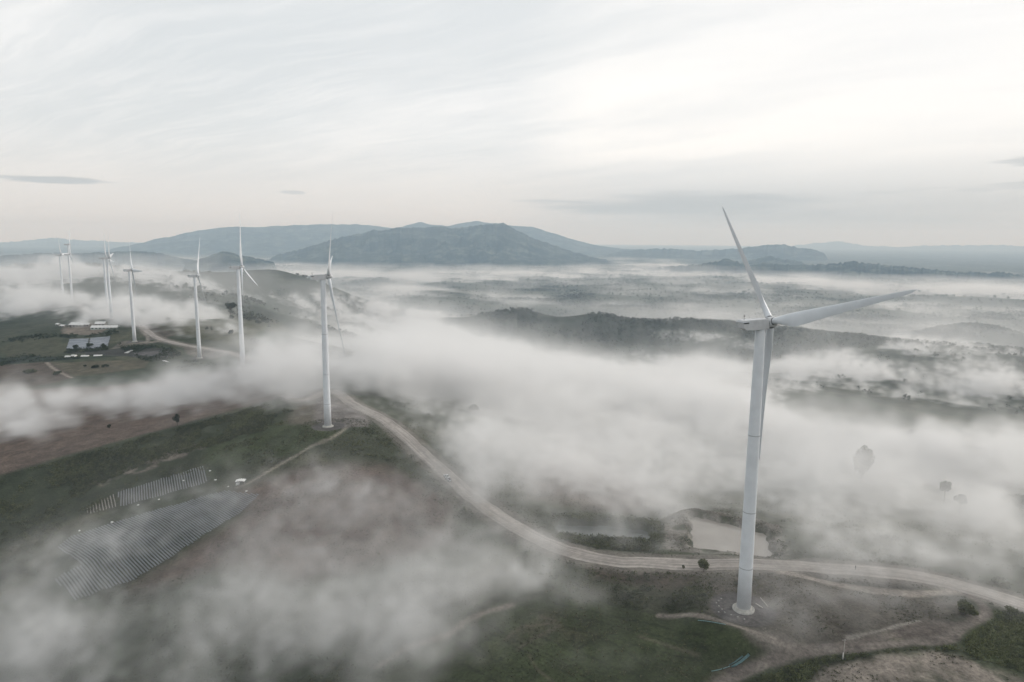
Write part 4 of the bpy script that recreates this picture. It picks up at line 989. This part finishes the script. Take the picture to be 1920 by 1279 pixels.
def canopy():
    loc, L, rz = site((441, 913), (459, 909)); root = empty('canopy', loc, rz); L = max(L, 5.0); D_ = 4.0
    bm = bmesh.new(); n = 8
    g = [[bm.verts.new((-L / 2 + L * i / n, D_ * j / 4, 2.35 + 0.55 * math.sin(PI * i / n) * (0.6 + 0.4 * math.sin(PI * j / 4)) - 0.12 * (i % 2))) for j in range(5)] for i in range(n + 1)]
    for i in range(n):
        for j in range(4): bm.faces.new((g[i][j], g[i + 1][j], g[i + 1][j + 1], g[i][j + 1]))
    bm_obj('sheet', bm, CLOTH, root)
    for x in (-L / 2 + .1, L / 2 - .1):
        for y in (0.1, D_ - 0.1):
            bm = bmesh.new(); tube(bm, [(x, y, -0.5), (x, y, 2.4)], 0.06); bm_obj('post', bm, POLEM, root)
    bm = bmesh.new(); box(bm, -L / 2 + .3, -L / 2 + 2.0, 0.5, 2.6, -0.2, 1.1); bmesh.ops.bevel(bm, geom=bm.edges[:], offset=0.12, segments=2); bm_obj('stacked_goods', bm, CLOTH, root)
    tag(root, 'white sheet canopy on posts at the end of the film covered rows', 'canopy')
canopy()
def sack(px, py, label, s=1.0):
    p = G(px, py); bm = bmesh.new(); bmesh.ops.create_icosphere(bm, subdivisions=2, radius=1.0)
    for v in bm.verts:
        v.co.x *= 0.62 * s * (1 + 0.1 * math.sin(5 * v.co.y + px)); v.co.y *= 0.45 * s; v.co.z = v.co.z * 0.40 * s * (1 - 0.2 * v.co.z) + 0.22 * s
        if v.co.z > 0.45 * s: v.co.z -= 0.05
    bm.verts.ensure_lookup_table(); o = bm_obj('sack', bm, CLOTH, None, True); o.location = (p[0], p[1], hz(p[0], p[1])); o.rotation_euler = (0, 0, px * 1.3)
    tag(o, label, 'sack', 'white sacks round the film covered rows')
for a in [(394, 885, 'white sack at the upper right corner of the short white film rows', 1.1), (404, 901, 'white sack between the short white film rows and the canopy', 1.2), (344, 902, 'white sack lying among the short white film rows', 1.0), (298, 936, 'white sack on the lower edge of the short white film rows', 1.0), (259, 947, 'white sack at the lower left corner of the short white film rows', 1.0), (210, 979, 'white sack on the upper edge of the grey film rows', 1.3), (149, 996, 'white sack at the upper left corner of the grey film rows', 1.1), (462, 922.5, 'white sack on the path in front of the canopy', 1.0), (428, 914, 'white sack just left of the canopy', 0.9), (61, 752, 'white sack alone in the mist on the brown field', 2.2)]: sack(*a)
def sheet(name, pts, label, cat, mat, lift=0.14, th=0.05):
    """a loose sheet lying on the ground"""
    P = Gs(pts); c = P[:, :2].mean(0); z0 = hz(c[0], c[1]); bm = bmesh.new(); n = 14; lo = []
    # bilinear quad
    for i in range(n + 1):
        row = []
        for j in range(5):
            u, w = i / n, j / 4; q = (P[0] * (1 - u) + P[1] * u) * (1 - w) + (P[3] * (1 - u) + P[2] * u) * w
            q2 = q[:2] + 0.10 * np.array([math.sin(9 * u + 3 * w), math.cos(7 * u + 5 * w)]); row.append((q2[0] - c[0], q2[1] - c[1], hz(*q2) - z0 + lift + 0.06 * math.sin(13 * u + 4 * w)))
        lo.append(row)
    V = [[bm.verts.new(p) for p in r] for r in lo]
    for i in range(n):
        for j in range(4): bm.faces.new((V[i][j], V[i + 1][j], V[i + 1][j + 1], V[i][j + 1]))
    bmesh.ops.solidify(bm, geom=bm.faces[:], thickness=th)
    o = bm_obj(name, bm, mat, None, True); o.location = (c[0], c[1], z0); tag(o, label, cat); return o
CYAN = simple('blue green plastic', (0.13, 0.25, 0.265), 0.45, 0.2, 1.0)
sheet('plastic_sheet', [(1369, 1251), (1376, 1252), (1407, 1236), (1402, 1233)], 'crumpled blue green plastic sheet on the brown soil', 'sheet', CYAN)
sheet('plastic_sheet', [(1366, 1248), (1370, 1248), (1394, 1237), (1391, 1236)], 'narrow strip of blue green plastic left of the crumpled sheet', 'sheet', CYAN)
sheet('tarpaulin', [(232, 663), (240, 663), (253, 657), (248, 656)], 'white tarpaulin on the verge below the road junction', 'tarpaulin', CLOTH, 0.4)
sheet('tarpaulin', [(303, 678), (312, 680), (318, 680), (309, 677)], 'white tarpaulin on the grass in front of the fourth turbine', 'tarpaulin', CLOTH, 0.4)
def hose(pts, label):
    L = smooth_line([G(*p)[:2] for p in pts], 1.0); z = h_ground(L[:, 0], L[:, 1]) + 0.16; bm = bmesh.new(); c = L[0]
    tube(bm, [(a[0] - c[0], a[1] - c[1], b - z[0]) for a, b in zip(L, z)], 0.09, 6); o = bm_obj('hose', bm, CYAN, None, True); o.location = (c[0], c[1], z[0]); tag(o, label, 'hose')
hose([(1308, 1175), (1325, 1179), (1343, 1183), (1360, 1186)], 'blue green hose along the edge of the green crop')
hose([(1334, 1260), (1352, 1255), (1368, 1250)], 'blue green hose trailing from the crumpled plastic sheet')

# stones set round the largest turbine
STONE = simple('pale stone', (0.30, 0.295, 0.28), 0.9, 0.2, 2.0, bump=0.4)
ST = [(1352, 1125, 'topmost'), (1347.5, 1130, ''), (1343, 1135, ''), (1348, 1141.3, ''), (1353.5, 1148, ''), (1358.5, 1154.8, ''), (1347, 1155.5, ''), (1370.5, 1159, ''), (1383, 1163, ''), (1395.5, 1167.5, '')]
SL = ['pale stone at the upper left of the ring round the largest turbine', 'pale stone second from the top in the ring round the turbine', 'pale stone farthest left in the ring round the turbine', 'pale stone just below the farthest left one of the ring', 'pale stone at the lower left of the ring round the turbine', 'pale stone low on the ring, above the outlying stone', 'outlying pale stone just outside the ring round the turbine', 'pale stone left of centre below the turbine foot', 'pale stone straight below the left side of the turbine foot', 'pale stone lowest in the ring, straight below the turbine foot']
for i, ((a, b, _), lab) in enumerate(zip(ST, SL)):
    p = G(a, b); bm = bmesh.new(); bmesh.ops.create_icosphere(bm, subdivisions=2, radius=0.26); g = np.random.default_rng(i)
    k = g.normal(size=(4, 3))
    for v in bm.verts:
        s = 1 + 0.16 * sum(math.sin(3 * v.co.dot(Vector(q)) * 3) for q in k) / 2; v.co *= s; v.co.z *= 0.7
    o = bm_obj('stone', bm, STONE); o.location = (p[0], p[1], hz(p[0], p[1]) + 0.1); o.rotation_euler = (0, 0, i * 1.7); tag(o, lab, 'stone', 'stones ringing the largest turbine')
def plank(a, b, w, label):
    A, B = G(*a), G(*b); A[2] = hz(A[0], A[1]); B[2] = hz(B[0], B[1]); d = Vector(B - A); L = d.length; bm = bmesh.new(); box(bm, 0, L, -w / 2, w / 2, 0, 0.14); bmesh.ops.bevel(bm, geom=bm.edges[:], offset=0.02, segments=1)
    o = bm_obj('plank', bm, POLEM); o.location = Vector(A) + Vector((0, 0, 0.14)); o.rotation_euler = d.to_track_quat('X', 'Z').to_euler(); tag(o, label, 'plank', 'planks lying by the largest turbine')
plank((1417, 1131), (1430, 1140), 0.42, 'short pale plank on the gravel nearest the largest turbine')
plank((1425.5, 1120), (1440, 1138), 0.25, 'long thin plank lying right of the short pale one')

# utility pole
def pole():
    p = G(1581, 1238); z = hz(p[0], p[1]); root = empty('utility_pole', (p[0], p[1], z)); H_ = 6.4
    bm = bmesh.new(); tube(bm, [(0, 0, -0.6), (0, 0, H_ * 0.45), (0.03, 0, H_)], [0.13, 0.11, 0.09], 10); bm_obj('post', bm, POLEM, root, True)
    bm = bmesh.new(); box(bm, -0.75, 0.3, -0.16, -0.06, H_ - 0.32, H_ - 0.18); bm_obj('crossarm', bm, POLEM, root)
    bm = bmesh.new(); tube(bm, [(-0.16, -0.02, -0.3), (-0.16, -0.02, 2.3)], 0.10, 10); bm_obj('white_pipe', bm, CLOTH, root, True)
    tag(root, 'grey utility pole with a white pipe at its foot in the green scrub', 'utility pole')
pole()

# person on the road
def person():
    p = G(1603.5, 1071); root = bpy.data.meshes.new('person'); z = hz(p[0], p[1]) + 0.3
    sk = {'pel': (0, 0, .95, .15, .12), 'bel': (0, .01, 1.10, .15, .11), 'che': (0, .02, 1.32, .18, .12), 'nek': (0, .01, 1.50, .06, .06), 'hed': (0, -.02, 1.60, .085, .10), 'top': (0, -.01, 1.72, .07, .08),
          'hpl': (.10, 0, .90, .09, .09), 'knl': (.11, -.06, .50, .065, .065), 'anl': (.12, .02, .09, .045, .05), 'tol': (.13, -.14, .04, .04, .035), 'hpr': (-.10, 0, .90, .09, .09), 'knr': (-.11, .02, .50, .065, .065), 'anr': (-.12, .12, .10, .045, .05), 'tor': (-.13, -.03, .04, .04, .035),
          'shl': (.20, .02, 1.42, .065, .065), 'ell': (.25, .05, 1.14, .045, .045), 'wrl': (.25, -.04, .92, .032, .032), 'hal': (.25, -.07, .83, .03, .035), 'shr': (-.20, .02, 1.42, .065, .065), 'elr': (-.25, .05, 1.14, .045, .045), 'wrr': (-.25, -.02, .92, .032, .032), 'har': (-.25, -.04, .83, .03, .035)}
    ed = [('pel', 'bel'), ('bel', 'che'), ('che', 'nek'), ('nek', 'hed'), ('hed', 'top'), ('pel', 'hpl'), ('hpl', 'knl'), ('knl', 'anl'), ('anl', 'tol'), ('pel', 'hpr'), ('hpr', 'knr'), ('knr', 'anr'), ('anr', 'tor'), ('che', 'shl'), ('shl', 'ell'), ('ell', 'wrl'), ('wrl', 'hal'), ('che', 'shr'), ('shr', 'elr'), ('elr', 'wrr'), ('wrr', 'har')]
    for s, w in (('l', 1), ('r', -1)):
        b = sk['ha' + s]
        for i in range(4):
            f = f'f{s}{i}'; sk[f] = (b[0] - .005 * w, b[1] - .03 + .02 * i, b[2] - .075 + .006 * abs(i - 1.5), .009, .009); ed.append(('ha' + s, f))
        sk['t' + s] = (b[0] - .02 * w, b[1] - .05, b[2] + .0, .010, .010); ed.append(('wr' + s, 't' + s))
    ks = list(sk); root.from_pydata([sk[k][:3] for k in ks], [(ks.index(a), ks.index(b)) for a, b in ed], []); root.update()
    o = link('person', root, simple('dark clothing', (0.05, 0.048, 0.05), 0.9)); m1 = o.modifiers.new('skin', 'SKIN'); sv = root.skin_vertices[0].data if root.skin_vertices else None
    if sv is None:
        bm = bmesh.new(); bm.from_mesh(root); bm.verts.layers.skin.verify(); bm.to_mesh(root); bm.free(); sv = root.skin_vertices[0].data
    for k, q in zip(ks, sv): q.radius = sk[k][3:5]; q.use_root = (k == 'pel')
    o.modifiers.new('sub', 'SUBSURF').levels = 1; o.modifiers['sub'].render_levels = 2
    o.location = (p[0], p[1], z); o.rotation_euler = (0, 0, R_(-70))
    bm = bmesh.new(); bmesh.ops.create_uvsphere(bm, u_segments=16, v_segments=10, radius=0.115)
    for v in bm.verts:
        if v.co.z < -0.02 and v.co.y < 0.03: v.co *= 0.6
    h = bm_obj('hair', bm, simple('black hair', (0.015, 0.013, 0.012), 0.6), o, True); h.location = (0, 0.01, 1.68)
    tag(o, 'person in dark clothes walking alone on the dusty road', 'person')
person()

# two pickups in the mist on the road
CARW = simple('white car paint', (0.55, 0.56, 0.58), 0.3, 0.05); GLASS = simple('dark glass', (0.02, 0.022, 0.025), 0.1); TYRE = simple('tyre', (0.02, 0.02, 0.02), 0.9); RIM = simple('rim', (0.4, 0.4, 0.42), 0.3, 0.1, 1, 0.8); LAMP = simple('lamp lens', (0.6, 0.6, 0.58), 0.2); RED = simple('red lens', (0.3, 0.02, 0.02), 0.3)
def pickup():
    root = empty('pickup_truck')
    bm = bmesh.new()
    pr = [(-2.6, .45), (-2.6, 1.02), (-0.75, 1.05), (-0.62, 1.70), (0.55, 1.72), (1.2, 1.12), (2.45, 0.98), (2.6, 0.75), (2.6, .45)]
    A = [bm.verts.new((x, -0.88 if z < 1.3 else -0.72, z)) for x, z in pr]; B = [bm.verts.new((x, 0.88 if z < 1.3 else 0.72, z)) for x, z in pr]; n = len(pr)
    bm.faces.new(A); bm.faces.new(B[::-1])
    for i in range(n): bm.faces.new((A[i], B[i], B[(i + 1) % n], A[(i + 1) % n]))
    bmesh.ops.recalc_face_normals(bm, faces=bm.faces); bmesh.ops.bevel(bm, geom=bm.edges[:], offset=0.05, segments=2, affect='EDGES'); bm_obj('body', bm, CARW, root)
    bm = bmesh.new(); box(bm, -2.45, -0.85, -0.72, 0.72, 1.03, 1.075); bm_obj('cargo_bed', bm, TYRE, root)
    def pane(v): 
        bm = bmesh.new(); bm.faces.new([bm.verts.new(p) for p in v]); bmesh.ops.solidify(bm, geom=bm.faces[:], thickness=0.03); bm_obj('window', bm, GLASS, root)
    pane([(1.16, -0.74, 1.17), (1.16, 0.74, 1.17), (0.62, 0.64, 1.68), (0.62, -0.64, 1.68)])
    for s in (-1, 1): pane([(-0.6, s * 0.87, 1.15), (1.0, s * 0.87, 1.15), (0.55, s * 0.755, 1.62), (-0.5, s * 0.755, 1.62)])
    pane([(-0.75, -0.7, 1.12), (-0.75, 0.7, 1.12), (-0.66, 0.62, 1.62), (-0.66, -0.62, 1.62)])
    for x in (-1.6, 1.65):
        for y in (-0.82, 0.82):
            bm = bmesh.new(); bmesh.ops.create_cone(bm, cap_ends=True, segments=24, radius1=0.38, radius2=0.38, depth=0.24); bmesh.ops.rotate(bm, verts=bm.verts, cent=(0, 0, 0), matrix=Matrix.Rotation(PI / 2, 3, 'X')); bmesh.ops.bevel(bm, geom=bm.edges[:], offset=0.03, segments=1)
            w = bm_obj('wheel', bm, TYRE, root); w.location = (x, y, 0.38)
            bm = bmesh.new(); bmesh.ops.create_cone(bm, cap_ends=True, segments=20, radius1=0.22, radius2=0.22, depth=0.27); bmesh.ops.rotate(bm, verts=bm.verts, cent=(0, 0, 0), matrix=Matrix.Rotation(PI / 2, 3, 'X')); bm_obj('rim', bm, RIM, w)
    for y in (-0.65, 0.65):
        bm = bmesh.new(); box(bm, 2.56, 2.63, y - 0.17, y + 0.17, 0.72, 0.88); bm_obj('headlight', bm, LAMP, root)
        bm = bmesh.new(); box(bm, -2.63, -2.57, y - 0.1, y + 0.1, 0.7, 0.98); bm_obj('tail_light', bm, RED, root)
    return root
pk = pickup()
def park(o, px, py, label, dz):
    p = G(px, py); d, par = seg_dist(np.array([p[0]]), np.array([p[1]]), ROAD); i = min(int(par[0]), len(ROAD) - 2); t = ROAD[i + 1] - ROAD[i]
    o.location = (p[0], p[1], hz(p[0], p[1]) + 0.3); o.rotation_euler = (0, 0, math.atan2(t[1], t[0]) + dz); tag(o, label, 'pickup truck', 'pickups on the misty road')
park(pk, 841, 902.5, 'white pickup truck in the mist on the road, the nearer of two', 0.0)
park(copy_tree(pk), 838, 898, 'white pickup truck in the mist on the road, the farther of two', 0.06)


# ------------------------------------------------------------------ mist lying on the land
def field3(shape, spacing, slope, seed, stretch=(1, 1, 1), lo=None):
    """gaussian random field with power law spectrum, unit variance; stretch lengthens features along an axis"""
    r_ = np.random.default_rng(seed); w = r_.standard_normal(shape).astype(np.float32)
    F_ = np.fft.rfftn(w)
    kx = np.fft.fftfreq(shape[0], spacing[0])[:, None, None] * stretch[0]; ky = np.fft.fftfreq(shape[1], spacing[1])[None, :, None] * stretch[1]; kz = np.fft.rfftfreq(shape[2], spacing[2])[None, None, :] * stretch[2]
    k = np.sqrt(kx ** 2 + ky ** 2 + kz ** 2); k0 = 1.0 / lo
    amp = (k ** 2 + k0 ** 2) ** (-slope / 2)
    f = np.fft.irfftn(F_ * amp, s=shape); f -= f.mean(); f /= f.std(); return f.astype(np.float32)

def splat(px, py, L):
    c = np.zeros(px.shape, np.float32)
    for s in L:
        x0, y0, rx, ry, ang, amp = s; a = R_(ang); dx = px - x0; dy = py - y0
        u = (dx * math.cos(a) + dy * math.sin(a)) / rx; w = (-dx * math.sin(a) + dy * math.cos(a)) / ry
        c = np.maximum(c, 0) + amp * np.exp(-(u * u + w * w))
    return c

NEAR = [  # (photo x, y, half length, half height, tilt, amount)
    (690, 706, 150, 34, 0, .75), (800, 692, 130, 32, 5, .70), (930, 690, 120, 30, 8, .62), (850, 735, 190, 46, 10, .62), (1020, 738, 180, 44, 12, .65), (1180, 742, 150, 38, 12, .66), (1330, 705, 120, 30, 12, .7), (1120, 795, 190, 52, 12, .75), (1300, 785, 150, 52, 12, .65),
    (1230, 862, 190, 50, 10, .55), (1440, 820, 130, 38, 15, .6), (1550, 704, 130, 18, 8, .62), (1700, 716, 160, 18, 8, .62), (1870, 718, 110, 30, 10, .55), (1520, 848, 130, 32, 14, .6), (1640, 866, 150, 32, 10, .75), (1790, 852, 170, 32, 3, .85), (1900, 858, 90, 42, 0, .7), (1614, 898, 120, 30, 8, .85),
    (1500, 905, 140, 30, 8, .4), (1080, 890, 140, 50, 15, .56), (940, 835, 120, 55, 25, .5), (960, 905, 100, 45, 25, .48), (860, 775, 120, 30, 20, .3),
    (250, 759, 260, 30, -5, .29), (50, 790, 100, 42, 0, .34), (430, 719, 130, 25, -5, .48), (540, 706, 90, 30, 0, .65), (120, 748, 130, 20, -5, .25),
    (620, 930, 200, 50, 10, .60), (720, 1010, 140, 60, 20, .42), (500, 1050, 160, 80, -20, .48), (280, 1190, 270, 80, -15, .68), (60, 1210, 170, 110, 0, .70), (600, 1150, 260, 70, -10, .55), (430, 1240, 260, 60, -10, .50), (860, 1125, 130, 28, -20, .48), (430, 905, 130, 26, -15, .34), (330, 965, 130, 35, -20, .22), (120, 1070, 140, 60, -15, .36), (760, 1230, 120, 60, -30, .30), (900, 980, 120, 40, 30, .25),
    (80, 570, 130, 18, 3, .80), (210, 584, 110, 16, 6, .70), (100, 512, 150, 16, 0, .75), (290, 522, 110, 12, 8, .45), (330, 605, 60, 14, 10, .28), (390, 600, 70, 20, 20, .22), (320, 560, 120, 30, 10, .13),
    (730, 592, 130, 24, 8, .62), (630, 568, 100, 16, 8, .40), (790, 628, 90, 20, 10, .5), (880, 640, 120, 18, 8, .4), (1500, 660, 200, 14, 8, .4), (1800, 660, 150, 16, 8, .5), (560, 668, 60, 16, 0, .5), (650, 640, 60, 18, 0, .25),
    (1560, 1010, 120, 38, 12, .62), (1740, 1030, 160, 38, 8, .60), (1890, 965, 90, 44, 0, .6), (1750, 930, 150, 30, 5, .34), (1500, 1115, 110, 28, 5, .30), (1470, 1165, 90, 22, 8, .28), (1250, 945, 110, 22, 5, .34), (1860, 1080, 120, 34, 5, .36), (1330, 1120, 60, 22, 0, .18), (1640, 1150, 130, 26, -5, .24), (1150, 970, 90, 18, 5, .36), (1000, 1090, 130, 26, 5, .22), (1200, 1200, 200, 40, 0, .13), (1100, 1060, 120, 20, 5, .16), (860, 880, 90, 45, 35, .34), (800, 930, 90, 50, 30, .3), (1600, 930, 350, 60, 4, .22), (1650, 1060, 330, 60, 4, .20), (300, 1010, 260, 70, -18, .30), (700, 1080, 280, 120, -10, .30), (150, 1240, 260, 70, 0, .3), (560, 880, 160, 40, 10, .22), (1050, 930, 200, 50, 15, .2), (300, 912, 110, 24, -18, .26), (200, 990, 120, 40, -20, .14)]
FAR = [(640, 518, 160, 7, 1, .9), (850, 520, 180, 6, 1, .8), (1050, 512, 200, 6, 0, .45), (1230, 497, 60, 5, 0, .8), (720, 545, 130, 12, 2, .5), (900, 560, 200, 12, 2, .35), (1300, 545, 200, 8, 2, .4), (1500, 532, 150, 7, 2, .8), (1700, 542, 180, 7, 2, .8), (1870, 548, 120, 9, 2, .9), (1650, 575, 200, 9, 2, .4), (1850, 590, 150, 14, 3, .5), (1400, 600, 150, 14, 5, .5), (1150, 560, 140, 9, 2, .35), (1700, 610, 200, 14, 5, .35),
       (350, 487, 200, 5, 0, .6), (150, 490, 160, 7, 0, .6), (600, 493, 200, 5, 0, .45), (900, 487, 220, 4, 0, .45), (1200, 487, 120, 4, 0, .35), (1300, 512, 250, 6, 1, .3)]

def make_mist(name, label, lo, hi, res, splats, dens, hs, seed, stretch, lscale, k_noise, bias, window, lift=10.0, slope=2.3, hmin=6.0, veil=0.0, veil_h=60.0, brk=1.0):
    nx, ny, nz = res; sp = [(hi[i] - lo[i]) / (res[i] - 1) for i in range(3)]
    xs = np.linspace(lo[0], hi[0], nx); ys = np.linspace(lo[1], hi[1], ny); zs = np.linspace(lo[2], hi[2], nz)
    X, Y = np.meshgrid(xs, ys, indexing='ij'); g = h_ground(X, Y, False)
    px, py = project(X, Y, g + lift)
    cov = splat(px, py, splats)
    rx_, ry_ = X * 0.86 - Y * 0.5, X * 0.5 + Y * 0.86
    cov *= np.clip(0.93 + brk * fbm(rx_ / (1.5 * lscale), ry_ / (0.55 * lscale), seed, 5), 0.15, 1.5) * window(X, Y)
    nz3 = field3((nx, ny, nz), sp, slope, seed, stretch, lscale)
    # finer wisps, drawn out along the drift and curled by the broad field
    w1 = field3((nx, ny, nz), sp, 2.6, seed + 50, (1, 1, 1.5), lscale * 0.6); w2 = field3((nx, ny, nz), sp, 2.6, seed + 51, (1, 1, 1.5), lscale * 0.6)
    fine = field3((nx, ny, nz), sp, 1.55, seed + 52, (2.6, 1.0, 1.6), lscale * 0.42)
    I, J, K_ = np.meshgrid(np.arange(nx), np.arange(ny), np.arange(nz), indexing='ij', sparse=True)
    am = lscale * 0.10 / sp[0]
    fine = fine[(I + np.rint(am * w1).astype(np.int32)) % nx, (J + np.rint(am * w2 + 0.35 * (I - nx // 2)).astype(np.int32)) % ny, K_]
    del w1, w2
    c = cov[:, :, None]
    hgt = zs[None, None, :] - g[:, :, None]
    Hs = hmin + hs * np.clip(c, 0, 1.3)
    prof = np.exp(-(np.clip(hgt, 0, None) / (1.25 * Hs)) ** 2) * (hgt > -8)
    m_ = c * 1.15 + (k_noise * nz3 + 0.85 * k_noise * fine) * np.clip(c * 4, 0, 1) - bias - 0.30 * np.clip(hgt / Hs - 0.5, 0, None)
    d = np.clip(m_, 0, 1.5) ** 1.15 * np.exp(0.6 * np.clip(fine, -2, 2)) * prof * dens
    if veil: d = d + veil * (window(X, Y) * (sstep(850, 1700, np.hypot(X, Y)) if lo[1] > 200 else 1.0) * (0.75 + 0.5 * np.clip(cov, 0, 1)))[:, :, None] * np.exp(-np.clip(hgt, 0, None) / veil_h) * (hgt > -12) * (1 + 0.35 * np.clip(nz3, -2, 2))
    # fade at the box faces
    for ax, n in ((0, nx), (1, ny)):
        w = np.clip(np.minimum(np.arange(n), np.arange(n)[::-1]) / 5.0, 0, 1)
        d *= w.reshape([-1 if i == ax else 1 for i in range(3)])
    d[:, :, -1] = 0
    d[d < max(dens * 0.004, 1e-6)] = 0
    flat = d.transpose(2, 1, 0).ravel().astype(np.float32)        # x fastest
    me = bpy.data.meshes.new(name); me.vertices.add(flat.size)
    co = np.empty((nz, ny, nx, 3), np.float32); co[..., 0] = xs[None, None, :]; co[..., 1] = ys[None, :, None]; co[..., 2] = zs[:, None, None]
    me.vertices.foreach_set('co', co.ravel())
    at = me.attributes.new('mist_density', 'FLOAT', 'POINT'); at.data.foreach_set('value', flat)
    mt = bpy.data.materials.new(name); mt.use_nodes = True; t = NT(mt.node_tree); mt.node_tree.nodes.clear()
    v = t.n('ShaderNodeVolumePrincipled'); v.inputs['Color'].default_value = c4(0.985, 0.985, 0.985); v.inputs['Density'].default_value = 1.0
    v.inputs['Density Attribute'].default_value = 'density'; v.inputs['Anisotropy'].default_value = 0.25
    om = t.n('ShaderNodeOutputMaterial'); t.set(om.inputs['Volume'], v.outputs[0])
    o = link(name, me, mt)
    gt = bpy.data.node_groups.new(name, 'GeometryNodeTree')
    gt.interface.new_socket('Geometry', in_out='INPUT', socket_type='NodeSocketGeometry'); gt.interface.new_socket('Geometry', in_out='OUTPUT', socket_type='NodeSocketGeometry')
    t = NT(gt); gi = t.n('NodeGroupInput'); go = t.n('NodeGroupOutput')
    pos = t.n('GeometryNodeInputPosition'); sp_ = t.n('ShaderNodeSeparateXYZ'); t.set(sp_.inputs[0], pos.outputs[0])
    idx = None
    for i, (n, mul) in enumerate(((nx, 1), (ny, nx), (nz, nx * ny))):
        f = t.math('MULTIPLY', t.math('SUBTRACT', sp_.outputs[i], lo[i]), 1.0 / sp[i])
        f = t.math('FLOOR', t.math('ADD', f, 0.5)); f = t.math('MINIMUM', t.math('MAXIMUM', f, 0.0), float(n - 1))
        fi = t.n('FunctionNodeFloatToInt', rounding_mode='ROUND'); t.set(fi.inputs[0], f)
        im = t.n('FunctionNodeIntegerMath', operation='MULTIPLY'); t.set(im.inputs[0], fi.outputs[0]); im.inputs[1].default_value = mul
        if idx is None: idx = im.outputs[0]
        else:
            ad = t.n('FunctionNodeIntegerMath', operation='ADD'); t.set(ad.inputs[0], idx); t.set(ad.inputs[1], im.outputs[0]); idx = ad.outputs[0]
    na = t.n('GeometryNodeInputNamedAttribute', data_type='FLOAT'); na.inputs['Name'].default_value = 'mist_density'
    si = t.n('GeometryNodeSampleIndex', data_type='FLOAT', domain='POINT'); si.clamp = True
    t.set(si.inputs['Geometry'], gi.outputs[0]); t.set(si.inputs['Value'], na.outputs[0]); t.set(si.inputs['Index'], idx)
    vc = t.n('GeometryNodeVolumeCube'); t.set(vc.inputs['Density'], si.outputs[0])
    vc.inputs['Min'].default_value = lo; vc.inputs['Max'].default_value = hi
    vc.inputs['Resolution X'].default_value = nx; vc.inputs['Resolution Y'].default_value = ny; vc.inputs['Resolution Z'].default_value = nz
    sm = t.n('GeometryNodeSetMaterial'); t.set(sm.inputs[0], vc.outputs[0]); sm.inputs['Material'].default_value = mt
    t.set(go.inputs[0], sm.outputs[0])
    md = o.modifiers.new('mist', 'NODES'); md.node_group = gt
    tag(o, label, None, None, 'stuff')
    return o

R0, R1 = 430.0, 560.0      # the near and the ridge mist hand over between these distances
make_mist('mist', 'thin grey mist drifting over the near slopes', (-420, 90, -70), (420, 600, 40), (240, 160, 40), NEAR, 0.019, 13, 11, (1.0, 1.0, 1.0), 90, 0.23, 0.11, lambda x, y: 1 - sstep(R0, R1, np.hypot(x, y)), 8, 1.8, 7, 0.0015, 16, 0.8)
make_mist('mist', 'white mist bank pouring over the ridge', (-1500, 380, -220), (1300, 2600, 70), (400, 320, 64), NEAR, 0.028, 15, 12, (1.0, 1.0, 1.3), 150, 0.42, 0.18, lambda x, y: sstep(R0, R1, np.hypot(x, y)) * (1 - sstep(2100, 2500, np.hypot(x, y))), 8, 1.8, 8, 0.0014, 80, 2.1)
make_mist('mist', 'layers of mist on the valley floor', (-7000, 1900, -256), (9500, 14000, -100), (330, 260, 24), FAR, 0.0040, 20, 13, (0.4, 1.0, 2.0), 1500, 0.35, 0.15, lambda x, y: sstep(2100, 2600, np.hypot(x, y)) * (1 - 0.75 * sstep(7500, 11000, np.hypot(x, y))), 12, 1.9, 14, 0.0011, 55, 0.5)

# ------------------------------------------------------------------ haze: one even box of air
bm = bmesh.new(); box(bm, -46000, 46000, -46000, 46000, -268, 760)
hm = bpy.data.materials.new('haze'); hm.use_nodes = True; t = NT(hm.node_tree); hm.node_tree.nodes.clear()
v = t.n('ShaderNodeVolumePrincipled'); v.inputs['Color'].default_value = c4(0.61, 0.815, 1.0); v.inputs['Absorption Color'].default_value = c4(1, 1, 1); v.inputs['Density'].default_value = 6.8e-5; v.inputs['Anisotropy'].default_value = 0.0
om = t.n('ShaderNodeOutputMaterial'); t.set(om.inputs['Volume'], v.outputs[0])
o = bm_obj('haze', bm, hm); tag(o, 'thin blue haze over the whole valley', None, None, 'stuff')
